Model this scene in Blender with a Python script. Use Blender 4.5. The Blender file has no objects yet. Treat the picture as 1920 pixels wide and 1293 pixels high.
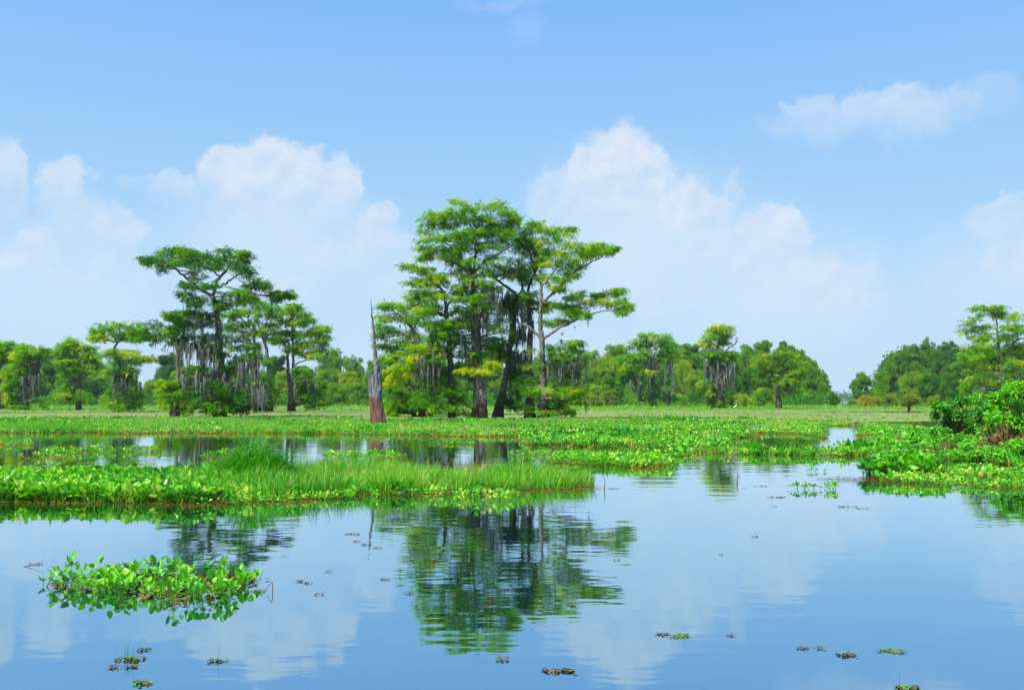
import bpy, math, random
import numpy as np
from mathutils import Vector, noise as mnoise

R = np.random.default_rng(7)
random.seed(7)
S = bpy.context.scene
COL = S.collection
rad = math.radians

# ------------------------------------------------------------------ camera
H = 1.6                      # eye height above the water, metres
F = 1760.0                   # focal length in photo pixels (1920 wide)
HOR = 752.0                  # horizon row in the photo
PITCH = math.atan((HOR - 646.5) / F)
cam_d = bpy.data.cameras.new('camera')
cam_d.sensor_width = 36.0
cam_d.lens = 36.0 * F / 1920.0
cam_d.clip_start = 0.1
cam_d.clip_end = 9000.0
cam = bpy.data.objects.new('camera', cam_d)
cam.location = (0, 0, H)
cam.rotation_euler = (rad(90) + PITCH, 0, 0)
COL.objects.link(cam)
S.camera = cam

# ------------------------------------------------------------------ view
S.view_settings.view_transform = 'Standard'
S.view_settings.look = 'None'
S.view_settings.exposure = 0.35
S.view_settings.gamma = 1.0
S.cycles.max_bounces = 8
S.cycles.diffuse_bounces = 3
S.cycles.glossy_bounces = 3
S.cycles.transmission_bounces = 4
S.cycles.volume_bounces = 0
S.cycles.transparent_max_bounces = 8
S.cycles.caustics_reflective = False
S.cycles.caustics_refractive = False
S.cycles.sample_clamp_indirect = 6

# ------------------------------------------------------------------ sun and sky
SUN_EL, SUN_AZ = rad(50), rad(-140)      # azimuth from +Y towards +X : high, behind the camera's left shoulder
sun_dir = Vector((math.sin(SUN_AZ) * math.cos(SUN_EL), math.cos(SUN_AZ) * math.cos(SUN_EL), math.sin(SUN_EL)))
sd = bpy.data.lights.new('sun', 'SUN')
sd.energy = 5.0
sd.angle = rad(0.5)
sd.color = (1.0, 0.95, 0.87)
so = bpy.data.objects.new('sun', sd)
so.rotation_euler = sun_dir.to_track_quat('Z', 'Y').to_euler()
so.location = (0, 0, 60)
COL.objects.link(so)

W = bpy.data.worlds.new('World')
S.world = W
W.use_nodes = True
wt = W.node_tree
wt.nodes.clear()


class NT:
    """small node-graph writer"""
    def __init__(self, t): self.t = t
    def n(self, ty, **kw):
        nd = self.t.nodes.new(ty)
        for k, v in kw.items(): setattr(nd, k, v)
        return nd
    def put(self, sock, v):
        if hasattr(v, 'links') or isinstance(v, bpy.types.NodeSocket): self.t.links.new(v, sock)
        elif v is not None: sock.default_value = v
    def math(self, op, a, b=None, c=None, clamp=False):
        nd = self.n('ShaderNodeMath', operation=op, use_clamp=clamp)
        for i, v in enumerate((a, b, c)):
            if v is not None: self.put(nd.inputs[i], v)
        return nd.outputs[0]
    def vm(self, op, a, b=None, c=None, out=0):
        nd = self.n('ShaderNodeVectorMath', operation=op)
        for i, v in enumerate((a, b, c)):
            if v is not None: self.put(nd.inputs[i], v)
        return nd.outputs[out]
    def mr(self, v, a, b, c=0.0, d=1.0, smooth=True):
        nd = self.n('ShaderNodeMapRange', interpolation_type='SMOOTHSTEP' if smooth else 'LINEAR')
        for i, x in enumerate((v, a, b, c, d)): self.put(nd.inputs[i], x)
        return nd.outputs[0]
    def noise(self, vec, scale, detail=4, rough=0.5, dist=0.0, col=False):
        nd = self.n('ShaderNodeTexNoise')
        if vec is not None: self.put(nd.inputs['Vector'], vec)
        nd.inputs['Scale'].default_value = scale
        nd.inputs['Detail'].default_value = detail
        nd.inputs['Roughness'].default_value = rough
        nd.inputs['Distortion'].default_value = dist
        return nd.outputs['Color' if col else 'Fac']
    def mix(self, f, a, b, mode='MIX'):
        nd = self.n('ShaderNodeMix', data_type='RGBA', blend_type=mode)
        self.put(nd.inputs[0], f); self.put(nd.inputs[6], a); self.put(nd.inputs[7], b)
        return nd.outputs[2]
    def ramp(self, f, stops, interp='LINEAR'):
        nd = self.n('ShaderNodeValToRGB')
        cr = nd.color_ramp; cr.interpolation = interp
        while len(cr.elements) < len(stops): cr.elements.new(0.5)
        for e, (p, c) in zip(cr.elements, stops):
            e.position = p; e.color = (*c, 1)
        self.put(nd.inputs[0], f)
        return nd.outputs[0]
    def link(self, a, b): self.t.links.new(a, b)


w = NT(wt)
tc = w.n('ShaderNodeTexCoord').outputs['Generated']
sep = w.n('ShaderNodeSeparateXYZ'); w.link(tc, sep.inputs[0])
az = w.math('ARCTAN2', sep.outputs[0], sep.outputs[1])
el = w.math('ARCSINE', sep.outputs[2])
comb = w.n('ShaderNodeCombineXYZ'); w.link(az, comb.inputs[0]); w.link(el, comb.inputs[1])
P0 = comb.outputs[0]
sky = w.n('ShaderNodeTexSky', sky_type='NISHITA')
sky.sun_disc = False
sky.sun_elevation = SUN_EL
sky.sun_rotation = SUN_AZ
sky.air_density = 1.0
sky.dust_density = 0.3
sky.ozone_density = 1.6
# clouds: lobes in (azimuth, elevation), broken up by noise, lit from above
nz1 = w.noise(P0, 14.0, 6, 0.62, col=True)
nz2 = w.noise(P0, 52.0, 5, 0.6, col=True)
off1 = w.vm('MULTIPLY', w.vm('SUBTRACT', nz1, (0.5, 0.5, 0.5)), (0.075, 0.06, 0))
off2 = w.vm('MULTIPLY', w.vm('SUBTRACT', nz2, (0.5, 0.5, 0.5)), (0.030, 0.028, 0))
PD = w.vm('ADD', w.vm('ADD', P0, off1), off2)


def sky_ae(px, py):
    xr, yr, zr = (px - 960) / F, 1.0, (646.5 - py) / F
    y = yr * math.cos(PITCH) - zr * math.sin(PITCH)
    z = yr * math.sin(PITCH) + zr * math.cos(PITCH)
    return math.atan2(xr, y), math.atan2(z, math.hypot(xr, y))


def lobes(lst, soft):
    acc = None
    for px, py, rx, ry, op, lo, hi in lst:
        a, e = sky_ae(px, py)
        ix, iy = F / rx, F / ry
        q = w.vm('MULTIPLY_ADD', PD, (ix, iy, 0), (-a * ix, -e * iy, 0))
        if lo is not None:
            # heads are crisp above and trail off below
            sp = w.n('ShaderNodeSeparateXYZ'); w.link(q, sp.inputs[0])
            yy = w.math('MAXIMUM', sp.outputs[1], w.math('MULTIPLY', sp.outputs[1], .42))
            l = w.math('SQRT', w.math('ADD', w.math('MULTIPLY', sp.outputs[0], sp.outputs[0]), w.math('MULTIPLY', yy, yy)))
            m = w.math('MULTIPLY', w.mr(l, 1.08, 0.98 - soft, 0.0, op), w.mr(sp.outputs[1], lo * 1.9, hi))
        else:
            l = w.vm('LENGTH', q, out=1)
            m = w.mr(l, 1.0, 1.0 - soft, 0.0, op)
        acc = m if acc is None else w.math('MAXIMUM', acc, m)
    return acc


# (px, py, rx, ry, opacity, fade-from, fade-to) : crisp cumulus heads
HEADS = [
    (440, 300, 62, 42, .95, -1.0, .1), (500, 315, 95, 60, .95, -1.1, .1), (560, 330, 70, 60, .9, -1.1, 0.2), (630, 335, 50, 48, .85, -1.0, .3),
    (330, 335, 60, 24, .55, -1.0, .3), (500, 370, 110, 60, .5, -1.0, .2), (270, 335, 50, 14, .3, -1, .5),
    (712, 400, 48, 40, .8, -1.0, .2), (700, 440, 60, 60, .55, -1.0, .3),
    (120, 345, 45, 52, .75, -1.0, .1), (215, 420, 48, 36, .65, -1.0, .2), (160, 410, 70, 50, .45, -1.0, .3), (10, 320, 42, 60, .7, -1.0, .2), (60, 470, 52, 34, .55, -1.0, .3), (10, 505, 35, 30, .5, -1, .3),
    (1160, 290, 78, 70, .97, -1.2, .0), (1110, 310, 62, 55, .9, -1.2, .1), (1195, 320, 50, 60, .9, -1.2, .1), (1060, 365, 75, 50, .6, -1.1, .3),
    (1290, 380, 68, 55, .85, -1.1, .1), (1230, 360, 50, 40, .6, -1, .2), (1340, 390, 40, 38, .7, -1, .2), (1375, 350, 24, 35, .35, -1, .3),
    (1455, 425, 50, 50, .85, -1.1, .1), (1420, 430, 40, 40, .7, -1, .2), (1530, 490, 52, 42, .6, -1.0, .2), (1610, 505, 50, 34, .4, -1, .2), (1640, 565, 50, 16, .45, -1, .2),
    (1680, 205, 110, 44, .62, -.9, .6), (1530, 210, 60, 38, .5, -1, .5), (1600, 222, 160, 28, .4, -1, .5), (1860, 175, 60, 30, .25, -1, .5), (1720, 215, 120, 26, .4, -1, .5),
    (1885, 400, 55, 38, .55, -1, .3), (1900, 480, 60, 38, .5, -1, .3),
    (1440, 500, 90, 46, .4, -1, .4), (1330, 470, 80, 40, .35, -1, .4), (1580, 560, 80, 34, .35, -1, .4), (1250, 560, 90, 30, .25, -1, .4), (640, 470, 80, 34, .3, -1, .4), (230, 500, 70, 34, .3, -1, .4), (560, 530, 50, 20, .3, -1, .4), (760, 490, 60, 60, .4, -1, .3), (130, 530, 60, 18, .3, -1, .4),
]
# large soft bodies of hazy vapour under them
BODIES = [
    (520, 480, 340, 200, .7, None, None), (120, 560, 330, 210, .6, None, None), (1190, 470, 300, 240, .85, None, None), (1450, 570, 360, 190, .75, None, None), (1330, 500, 300, 190, .7, None, None), (960, 680, 1300, 130, .5, None, None), (610, 400, 130, 110, .5, None, None),
    (1120, 350, 150, 120, .35, None, None), (800, 560, 420, 140, .45, None, None), (1880, 520, 260, 150, .5, None, None), (1650, 230, 260, 60, .22, None, None), (960, 5, 160, 20, .2, None, None), (980, 50, 60, 40, .15, None, None),
]
heads = lobes(HEADS, 0.34)
bodies = lobes(BODIES, 0.95)
sh = w.noise(P0, 30.0, 6, 0.6)
sh2 = w.noise(w.vm('ADD', P0, (-0.006, 0.013, 0)), 30.0, 6, 0.6)
relief = w.math('SUBTRACT', sh, sh2)
relief = w.math('MULTIPLY_ADD', relief, 3.4, 0.62, clamp=True)
cloudcol = w.mix(relief, (5.3, 6.5, 8.0, 1), (6.8, 7.4, 8.15, 1))
skycol = sky.outputs[0]
# Nishita warmed to the photograph's blue: pale azure near the horizon, clear blue higher up
elg = w.mr(el, 0.0, 0.42, 0, 1, smooth=False)
grad = w.ramp(elg, [(0.0, (.56, .79, .98)), (0.25, (.48, .73, .98)), (0.6, (.35, .625, .965)), (0.9, (.25, .52, .975)), (1.0, (.21, .48, .97))])
gradv = w.vm('SCALE', grad, None); gradv.node.inputs[3].default_value = 8.6
base = w.mix(0.95, skycol, gradv)
hz = w.mr(el, 0.0, 0.30, 0.6, 1.0)
c1 = w.mix(bodies, base, (5.7, 7.1, 8.4, 1))
c2 = w.mix(w.math('MULTIPLY', heads, 0.85), c1, cloudcol)
bg = w.n('ShaderNodeBackground'); bg.inputs[1].default_value = 0.092
w.link(c2, bg.inputs[0])
wo = w.n('ShaderNodeOutputWorld'); w.link(bg.outputs[0], wo.inputs[0])


# ------------------------------------------------------------------ photo pixel -> world point
def at(px, py, Y):
    xr, zr = (px - 960) / F, (646.5 - py) / F
    y = math.cos(PITCH) - zr * math.sin(PITCH)
    z = math.sin(PITCH) + zr * math.cos(PITCH)
    k = Y / y
    return np.array([xr * k, Y, H + z * k])


def gdist(py):
    zr = (646.5 - py) / F
    y = math.cos(PITCH) - zr * math.sin(PITCH)
    z = math.sin(PITCH) + zr * math.cos(PITCH)
    return H * y / -z


def ground(px, py):
    p = at(px, py, gdist(py)); p[2] = 0
    return p


# ------------------------------------------------------------------ mesh helpers
def mk(name, V, Fs, mat, parent=None, tint=None, smooth=False, origin=None):
    """V (n,3); Fs list of (m,k) index arrays"""
    V = np.asarray(V, dtype=np.float32)
    if origin is not None: V = V - np.asarray(origin, dtype=np.float32)
    Fs = [np.asarray(f, dtype=np.int32) for f in Fs if len(f)]
    me = bpy.data.meshes.new(name)
    me.vertices.add(len(V)); me.vertices.foreach_set('co', V.ravel())
    nl = sum(f.size for f in Fs); npol = sum(len(f) for f in Fs)
    me.loops.add(nl); me.polygons.add(npol)
    me.loops.foreach_set('vertex_index', np.concatenate([f.ravel() for f in Fs]))
    tot = np.concatenate([np.full(len(f), f.shape[1], dtype=np.int32) for f in Fs])
    st = np.concatenate([[0], np.cumsum(tot)[:-1]]).astype(np.int32)
    me.polygons.foreach_set('loop_start', st)
    me.polygons.foreach_set('use_smooth', np.full(npol, smooth))
    if tint is not None:
        a = me.attributes.new('tint', 'FLOAT', 'POINT')
        a.data.foreach_set('value', np.asarray(tint, dtype=np.float32))
    me.update(calc_edges=True)
    me.materials.append(mat)
    o = bpy.data.objects.new(name, me)
    COL.objects.link(o)
    if parent is not None: o.parent = parent
    elif origin is not None: o.location = origin
    return o


def thing(name, label, cat, loc, group=None, kind=None):
    o = bpy.data.objects.new(name, None)
    o.empty_display_size = 0.3
    COL.objects.link(o); o.location = loc
    o['label'] = label; o['category'] = cat
    if group: o['group'] = group
    o['kind'] = kind or 'thing'
    if len(label.split()) > 16: print('LONG', label)
    return o


def tag(o, label, cat, kind=None, group=None):
    o['label'] = label; o['category'] = cat
    if kind: o['kind'] = kind
    if group: o['group'] = group
    return o


def smooth_path(P, n=4):
    P = np.asarray(P, float)
    if len(P) < 3: return np.array([P[0] + (P[-1] - P[0]) * t for t in np.linspace(0, 1, n + 1)])
    Q = np.vstack([2 * P[0] - P[1], P, 2 * P[-1] - P[-2]])
    out = []
    for i in range(1, len(Q) - 2):
        for t in np.linspace(0, 1, n, endpoint=False):
            a, b, c, d = Q[i - 1], Q[i], Q[i + 1], Q[i + 2]
            out.append(0.5 * (2 * b + (c - a) * t + (2 * a - 5 * b + 4 * c - d) * t * t + (3 * b - a - 3 * c + d) * t ** 3))
    out.append(Q[-2])
    return np.array(out)


def tube(P, r, sides=8, rough=0.0, flute=0.0, caps=True):
    """tapered tube along P (n,3) radii r (n,)"""
    P = np.asarray(P, float); n = len(P); r = np.asarray(r, float)
    T = np.gradient(P, axis=0); T /= np.linalg.norm(T, axis=1, keepdims=True) + 1e-9
    u = np.cross(T[0], [0.3, 0.9, 0.1]); u /= np.linalg.norm(u)
    V = []
    ph = np.linspace(0, 2 * math.pi, sides, endpoint=False)
    k1, k2 = R.random() * 6, R.random() * 6
    for i in range(n):
        u = u - T[i] * np.dot(u, T[i]); u /= np.linalg.norm(u)
        v = np.cross(T[i], u)
        rr = r[i] * (1 + rough * R.normal(size=sides) + (flute * np.sin(ph * 5 + k1) + 0.5 * flute * np.sin(ph * 9 + k2)))
        V.append(P[i] + np.outer(rr * np.cos(ph), u) + np.outer(rr * np.sin(ph), v))
    V = np.vstack(V)
    i, j = np.meshgrid(np.arange(n - 1), np.arange(sides), indexing='ij')
    a = (i * sides + j).ravel(); b = (i * sides + (j + 1) % sides).ravel()
    Fq = np.stack([a, b, b + sides, a + sides], 1)
    cap = np.array([[(n - 1) * sides + j, (n - 1) * sides + (j + 1) % sides, len(V)] for j in range(sides)])
    V = np.vstack([V, P[-1]])
    return V, Fq, cap


class Bag:
    """collects tubes / triangle soups into one mesh"""
    def __init__(self): self.V = []; self.T = []; self.Q = []; self.t = []; self.n = 0
    def add(self, V, Q=None, T=None, tint=0.5):
        V = np.asarray(V)
        if Q is not None and len(Q): self.Q.append(np.asarray(Q) + self.n)
        if T is not None and len(T): self.T.append(np.asarray(T) + self.n)
        self.V.append(V); self.n += len(V)
        self.t.append(np.broadcast_to(np.asarray(tint, float), (len(V),)))
    def tube(self, P, r, sides=6, rough=0.0, flute=0.0, n=3, tint=0.5):
        P = np.asarray(P, float)
        k = np.linspace(0, 1, len(P)); PP = smooth_path(P, n)
        rr = np.interp(np.linspace(0, 1, len(PP)), k, r)
        V, Q, T = tube(PP, rr, sides, rough, flute)
        self.add(V, Q, T, tint)
    def build(self, name, mat, parent=None, origin=None, smooth=False):
        if not self.n: return None
        Fs = []
        if self.Q: Fs.append(np.vstack(self.Q))
        if self.T: Fs.append(np.vstack(self.T))
        return mk(name, np.vstack(self.V), Fs, mat, parent, np.concatenate(self.t), smooth, origin)


def rotm(yaw, pitch, roll):
    """(N,) angles -> (N,3,3) Rz(yaw) @ Rx(pitch) @ Ry(roll)"""
    cy, sy, cp, sp, cr, sr = np.cos(yaw), np.sin(yaw), np.cos(pitch), np.sin(pitch), np.cos(roll), np.sin(roll)
    z, o = np.zeros_like(cy), np.ones_like(cy)
    A = np.stack([np.stack([cy, -sy, z], -1), np.stack([sy, cy, z], -1), np.stack([z, z, o], -1)], -2)
    B = np.stack([np.stack([o, z, z], -1), np.stack([z, cp, -sp], -1), np.stack([z, sp, cp], -1)], -2)
    C = np.stack([np.stack([cr, z, sr], -1), np.stack([z, o, z], -1), np.stack([-sr, z, cr], -1)], -2)
    return A @ B @ C


def scatter(bag, protos, pos, yaw, pitch, roll, scale, tint):
    """protos: list of (V, T, dt).  pos (N,3) ...  scale (N,) or (N,3)"""
    N = len(pos)
    if N == 0: return
    scale = np.asarray(scale, float)
    if scale.ndim == 1: scale = np.repeat(scale[:, None], 3, 1)
    M = rotm(yaw, pitch, roll)
    which = R.integers(0, len(protos), N)
    for k, (V, T, dt) in enumerate(protos):
        m = which == k; n = int(m.sum())
        if n == 0: continue
        X = V[None] * scale[m][:, None, :]
        X = np.einsum('nij,nvj->nvi', M[m], X) + pos[m][:, None, :]
        Fi = T[None] + (np.arange(n) * len(V))[:, None, None]
        bag.add(X.reshape(-1, 3), T=Fi.reshape(-1, 3), tint=(tint[m][:, None] + dt[None]).ravel())


# ------------------------------------------------------------------ materials
def new_mat(name):
    m = bpy.data.materials.new(name); m.use_nodes = True
    t = m.node_tree; t.nodes.clear()
    g = NT(t)
    out = g.n('ShaderNodeOutputMaterial')
    return m, g, out


def leaf_mat(name, stops, rough=0.5, transl=0.35, spec=0.35, tcol=(1.25, 1.15, 0.5)):
    m, g, out = new_mat(name)
    at_ = g.n('ShaderNodeAttribute', attribute_name='tint')
    geo = g.n('ShaderNodeNewGeometry')
    nz = g.noise(geo.outputs['Position'], 0.9, 2)
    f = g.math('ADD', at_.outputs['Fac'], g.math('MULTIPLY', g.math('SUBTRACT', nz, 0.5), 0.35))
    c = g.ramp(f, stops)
    p = g.n('ShaderNodeBsdfPrincipled')
    g.link(c, p.inputs['Base Color']); p.inputs['Roughness'].default_value = rough
    p.inputs['Specular IOR Level'].default_value = spec
    tr = g.n('ShaderNodeBsdfTranslucent')
    g.link(g.mix(1.0, c, (*tcol, 1), 'MULTIPLY'), tr.inputs[0])
    mx = g.n('ShaderNodeMixShader'); mx.inputs[0].default_value = transl
    g.link(p.outputs[0], mx.inputs[1]); g.link(tr.outputs[0], mx.inputs[2]); g.link(mx.outputs[0], out.inputs[0])
    return m


M = {}
M['cypress'] = leaf_mat('cypress_leaf', [(0.0, (.016, .085, .003)), (0.3, (.050, .23, .004)), (0.55, (.15, .44, .004)), (0.8, (.34, .60, .006)), (1.0, (.66, .68, .010))], 0.6, 0.5, 0.15)  # low stops deepened to put the crowns' inner shadow into the leaf colour
M['broad'] = leaf_mat('broad_leaf', [(0.0, (.016, .10, .028)), (0.3, (.06, .23, .014)), (0.55, (.15, .40, .010)), (0.8, (.33, .54, .010)), (1.0, (.58, .56, .016))], 0.6, 0.5, 0.15)
M['gold'] = leaf_mat('gold_leaf', [(0.0, (.07, .18, .01)), (0.5, (.22, .36, .015)), (1.0, (.42, .40, .025))], 0.55, 0.35)
M['hyacinth'] = leaf_mat('hyacinth_leaf', [(0.0, (.018, .17, .006)), (0.35, (.080, .43, .007)), (0.64, (.205, .63, .010)), (0.90, (.46, .74, .05)), (1.0, (.66, .66, .12))], 0.36, 0.35, 0.5)
M['grass'] = leaf_mat('grass_blade', [(0.0, (.025, .20, .006)), (0.4, (.085, .45, .008)), (0.75, (.22, .62, .012)), (1.0, (.52, .60, .08))], 0.45, 0.4, 0.4)
M['weed'] = leaf_mat('shore_weed', [(0.0, (.05, .26, .008)), (0.5, (.14, .44, .012)), (1.0, (.36, .56, .03))], 0.5, 0.35)
M['moss'] = leaf_mat('moss_strand', [(0.0, (.11, .13, .10)), (0.5, (.25, .28, .23)), (1.0, (.42, .46, .38))], 0.9, 0.4, 0.1, (1, 1, 1))
M['dry'] = leaf_mat('dead_leaf', [(0.0, (.04, .022, .01)), (0.5, (.18, .085, .018)), (1.0, (.42, .24, .045))], 0.7, 0.1, 0.2, (1, 1, 1))
M['fern'] = leaf_mat('floating_fern_leaf', [(0.0, (.10, .22, .01)), (0.3, (.26, .26, .02)), (0.55, (.46, .20, .02)), (0.8, (.34, .10, .02)), (1.0, (.50, .30, .05))], 0.7, 0.15, 0.15, (1, 1, 1))
M['straw'] = leaf_mat('straw_blade', [(0.0, (.30, .26, .07)), (1.0, (.62, .55, .22))], 0.7, 0.3, 0.2)
M['petal'] = leaf_mat('flower_petal', [(0.0, (.45, .30, .75)), (1.0, (.80, .70, .95))], 0.5, 0.3, 0.3, (1, 1, 1))


def bark_mat(name, upper_a, upper_b, lower_a, lower_b, line, vary=0.5):
    """bark with the real high-water stain: below 'line' metres it is reddish brown"""
    m, g, out = new_mat(name)
    geo = g.n('ShaderNodeNewGeometry'); pos = geo.outputs['Position']
    st = g.vm('MULTIPLY', pos, (7.0, 7.0, 0.7))
    n1 = g.noise(st, 1.6, 5, 0.65)
    n2 = g.noise(pos, 1.3, 3, 0.5)
    up = g.mix(g.mr(n1, .35, .65), (*upper_a, 1), (*upper_b, 1))
    lo = g.mix(g.mr(n1, .35, .65), (*lower_a, 1), (*lower_b, 1))
    sp = g.n('ShaderNodeSeparateXYZ'); g.link(pos, sp.inputs[0])
    zz = g.math('ADD', sp.outputs[2], g.math('MULTIPLY', g.math('SUBTRACT', n2, .5), vary))
    c = g.mix(g.mr(zz, line - 0.2, line + 0.2), lo, up)
    p = g.n('ShaderNodeBsdfPrincipled'); g.link(c, p.inputs['Base Color']); p.inputs['Roughness'].default_value = 0.85
    b = g.n('ShaderNodeBump'); b.inputs['Strength'].default_value = 0.9; b.inputs['Distance'].default_value = 0.06
    g.link(n1, b.inputs['Height']); g.link(b.outputs[0], p.inputs['Normal'])
    g.link(p.outputs[0], out.inputs[0])
    return m


M['bark'] = bark_mat('cypress_bark', (.075, .066, .057), (.26, .24, .21), (.045, .025, .018), (.14, .075, .05), 1.35)
M['barkdark'] = bark_mat('dark_bark', (.035, .032, .028), (.11, .10, .085), (.035, .022, .016), (.09, .055, .038), 1.0)  # darker bark tone, used for the dark trunks and the far trees
M['snag'] = bark_mat('weathered_snag', (.06, .055, .065), (.27, .26, .29), (.07, .030, .018), (.25, .11, .07), 1.75, 0.9)
M['twig'] = bark_mat('pale_twig', (.20, .15, .09), (.42, .33, .22), (.20, .13, .07), (.38, .26, .15), 0.1)
M['root'] = bark_mat('brown_root', (.09, .042, .014), (.28, .13, .045), (.07, .035, .012), (.22, .10, .035), 0.1)


def water_mat():
    m, g, out = new_mat('water')
    geo = g.n('ShaderNodeNewGeometry'); pos = geo.outputs['Position']
    n1 = g.noise(g.vm('MULTIPLY', pos, (0.55, 1.3, 1)), 1.0, 3, 0.5)
    n2 = g.noise(g.vm('MULTIPLY', pos, (3.0, 6.5, 1)), 1.0, 2, 0.5)
    n3 = g.noise(g.vm('MULTIPLY', pos, (0.07, 0.16, 1)), 1.0, 2, 0.5)
    calm = g.mr(n3, 0.38, 0.66, 0.25, 1.0)
    hgt = g.math('ADD', g.math('MULTIPLY', n1, 0.005), g.math('MULTIPLY', g.math('MULTIPLY', n2, calm), 0.0010))
    b = g.n('ShaderNodeBump'); b.inputs['Strength'].default_value = 1.0; b.inputs['Distance'].default_value = 1.0
    g.link(hgt, b.inputs['Height'])
    gl = g.n('ShaderNodeBsdfGlossy'); gl.inputs['Roughness'].default_value = 0.015
    gl.inputs[0].default_value = (.60, .85, 1.0, 1); g.link(b.outputs[0], gl.inputs['Normal'])
    fr0 = g.n('ShaderNodeFresnel'); fr0.inputs[0].default_value = 2.35
    g.link(g.mix(g.mr(fr0.outputs[0], .33, .78), (.64, .87, 1.0, 1), (.93, .98, 1.0, 1)), gl.inputs[0])
    df = g.n('ShaderNodeBsdfDiffuse'); df.inputs[0].default_value = (.006, .018, .022, 1)
    fr = g.n('ShaderNodeFresnel'); fr.inputs[0].default_value = 2.35; g.link(b.outputs[0], fr.inputs['Normal'])
    mx = g.n('ShaderNodeMixShader'); g.link(g.mr(fr.outputs[0], 0.0, 0.70, 0.45, 1.0, smooth=False), mx.inputs[0]); g.link(df.outputs[0], mx.inputs[1]); g.link(gl.outputs[0], mx.inputs[2])
    g.link(mx.outputs[0], out.inputs[0])
    return m


M['water'] = water_mat()


def flat_mat(name, stops, scale, rough=0.8, detail=5, stretch=(1, 1, 1), bump=0.0):
    m, g, out = new_mat(name)
    geo = g.n('ShaderNodeNewGeometry')
    v = g.vm('MULTIPLY', geo.outputs['Position'], stretch)
    n1 = g.noise(v, scale, detail, 0.65); n2 = g.noise(v, scale * 0.13, 2)
    f = g.math('ADD', g.math('MULTIPLY', n1, 0.65), g.math('MULTIPLY', n2, 0.35))
    c = g.ramp(f, stops)
    p = g.n('ShaderNodeBsdfPrincipled'); g.link(c, p.inputs['Base Color']); p.inputs['Roughness'].default_value = rough
    p.inputs['Specular IOR Level'].default_value = 0.25
    if bump:
        b = g.n('ShaderNodeBump'); b.inputs['Distance'].default_value = bump; g.link(n1, b.inputs['Height']); g.link(b.outputs[0], p.inputs['Normal'])
    g.link(p.outputs[0], out.inputs[0])
    return m


M['duckweed'] = flat_mat('duckweed', [(0.32, (.10, .19, .02)), (0.44, (.18, .24, .045)), (0.52, (.27, .27, .09)), (0.60, (.17, .28, .03)), (0.7, (.12, .30, .02))], .35)
M['rim'] = flat_mat('orange_floating_fern', [(0.30, (.02, .035, .01)), (0.41, (.07, .09, .012)), (0.50, (.20, .12, .015)), (0.57, (.10, .18, .02)), (0.68, (.04, .14, .012))], 12.0, bump=0.02)
M['brownrim'] = flat_mat('brown_floating_debris', [(0.3, (.03, .025, .018)), (0.45, (.14, .08, .035)), (0.55, (.30, .16, .05)), (0.7, (.16, .20, .03))], 8.0, bump=0.02)
M['land'] = flat_mat('marsh_ground', [(0.3, (.03, .05, .012)), (0.6, (.08, .14, .02)), (0.8, (.16, .24, .04))], 0.5)
M['white'] = flat_mat('white_feather', [(0.3, (.75, .75, .74)), (0.7, (.85, .85, .83))], 20)
M['beak'] = flat_mat('yellow_beak', [(0.3, (.5, .3, .03)), (0.7, (.6, .38, .05))], 20)
M['legs'] = flat_mat('black_leg', [(0.3, (.02, .02, .02)), (0.7, (.03, .03, .03))], 20)


# ------------------------------------------------------------------ leaf prototypes
def proto(V, T, dt=None):
    V = np.array(V, float); T = np.array(T, int)
    return (V, T, np.zeros(len(V)) if dt is None else np.array(dt, float))


def frond(seed):
    """feathery cypress spray lying along +Y, drooping"""
    r = np.random.default_rng(seed); V = []; T = []; D = []
    for t in (0.05, 0.27, 0.5, 0.72):
        for s in (-1, 1):
            L = 0.50 * (1 - 0.45 * t) * r.uniform(.8, 1.2); a = r.uniform(.6, 1.0)
            bz = -0.35 * t * t + r.uniform(-.05, .08)
            b = np.array([0, t, bz]); k = len(V)
            tip = b + np.array([s * L * math.sin(a), L * math.cos(a), r.uniform(-.22, .06)])
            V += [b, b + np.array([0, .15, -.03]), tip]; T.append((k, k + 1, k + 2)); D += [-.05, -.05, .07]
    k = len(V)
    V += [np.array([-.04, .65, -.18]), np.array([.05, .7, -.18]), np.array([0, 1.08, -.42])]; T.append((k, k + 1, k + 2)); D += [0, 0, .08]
    return proto(V, T, D)


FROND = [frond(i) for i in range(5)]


def clump(seed, n=7, w_=0.34):
    """a handful of broad leaves about a point"""
    r = np.random.default_rng(seed); V = []; T = []; D = []
    for i in range(n):
        c = r.normal(size=3) * .38; d = r.normal(size=3); d[2] -= .3; d /= np.linalg.norm(d)
        s = np.cross(d, r.normal(size=3)); s /= np.linalg.norm(s); k = len(V); L = r.uniform(.45, .8)
        V += [c, c + d * L * .5 + s * w_ * .5, c + d * L, c + d * L * .5 - s * w_ * .5]
        T += [(k, k + 1, k + 2), (k, k + 2, k + 3)]; q = r.uniform(-.1, .1); D += [q] * 4
    return proto(V, T, D)


CLUMP = [clump(20 + i) for i in range(5)]
WILLOW = [clump(40 + i, 10, 0.16) for i in range(5)]


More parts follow.
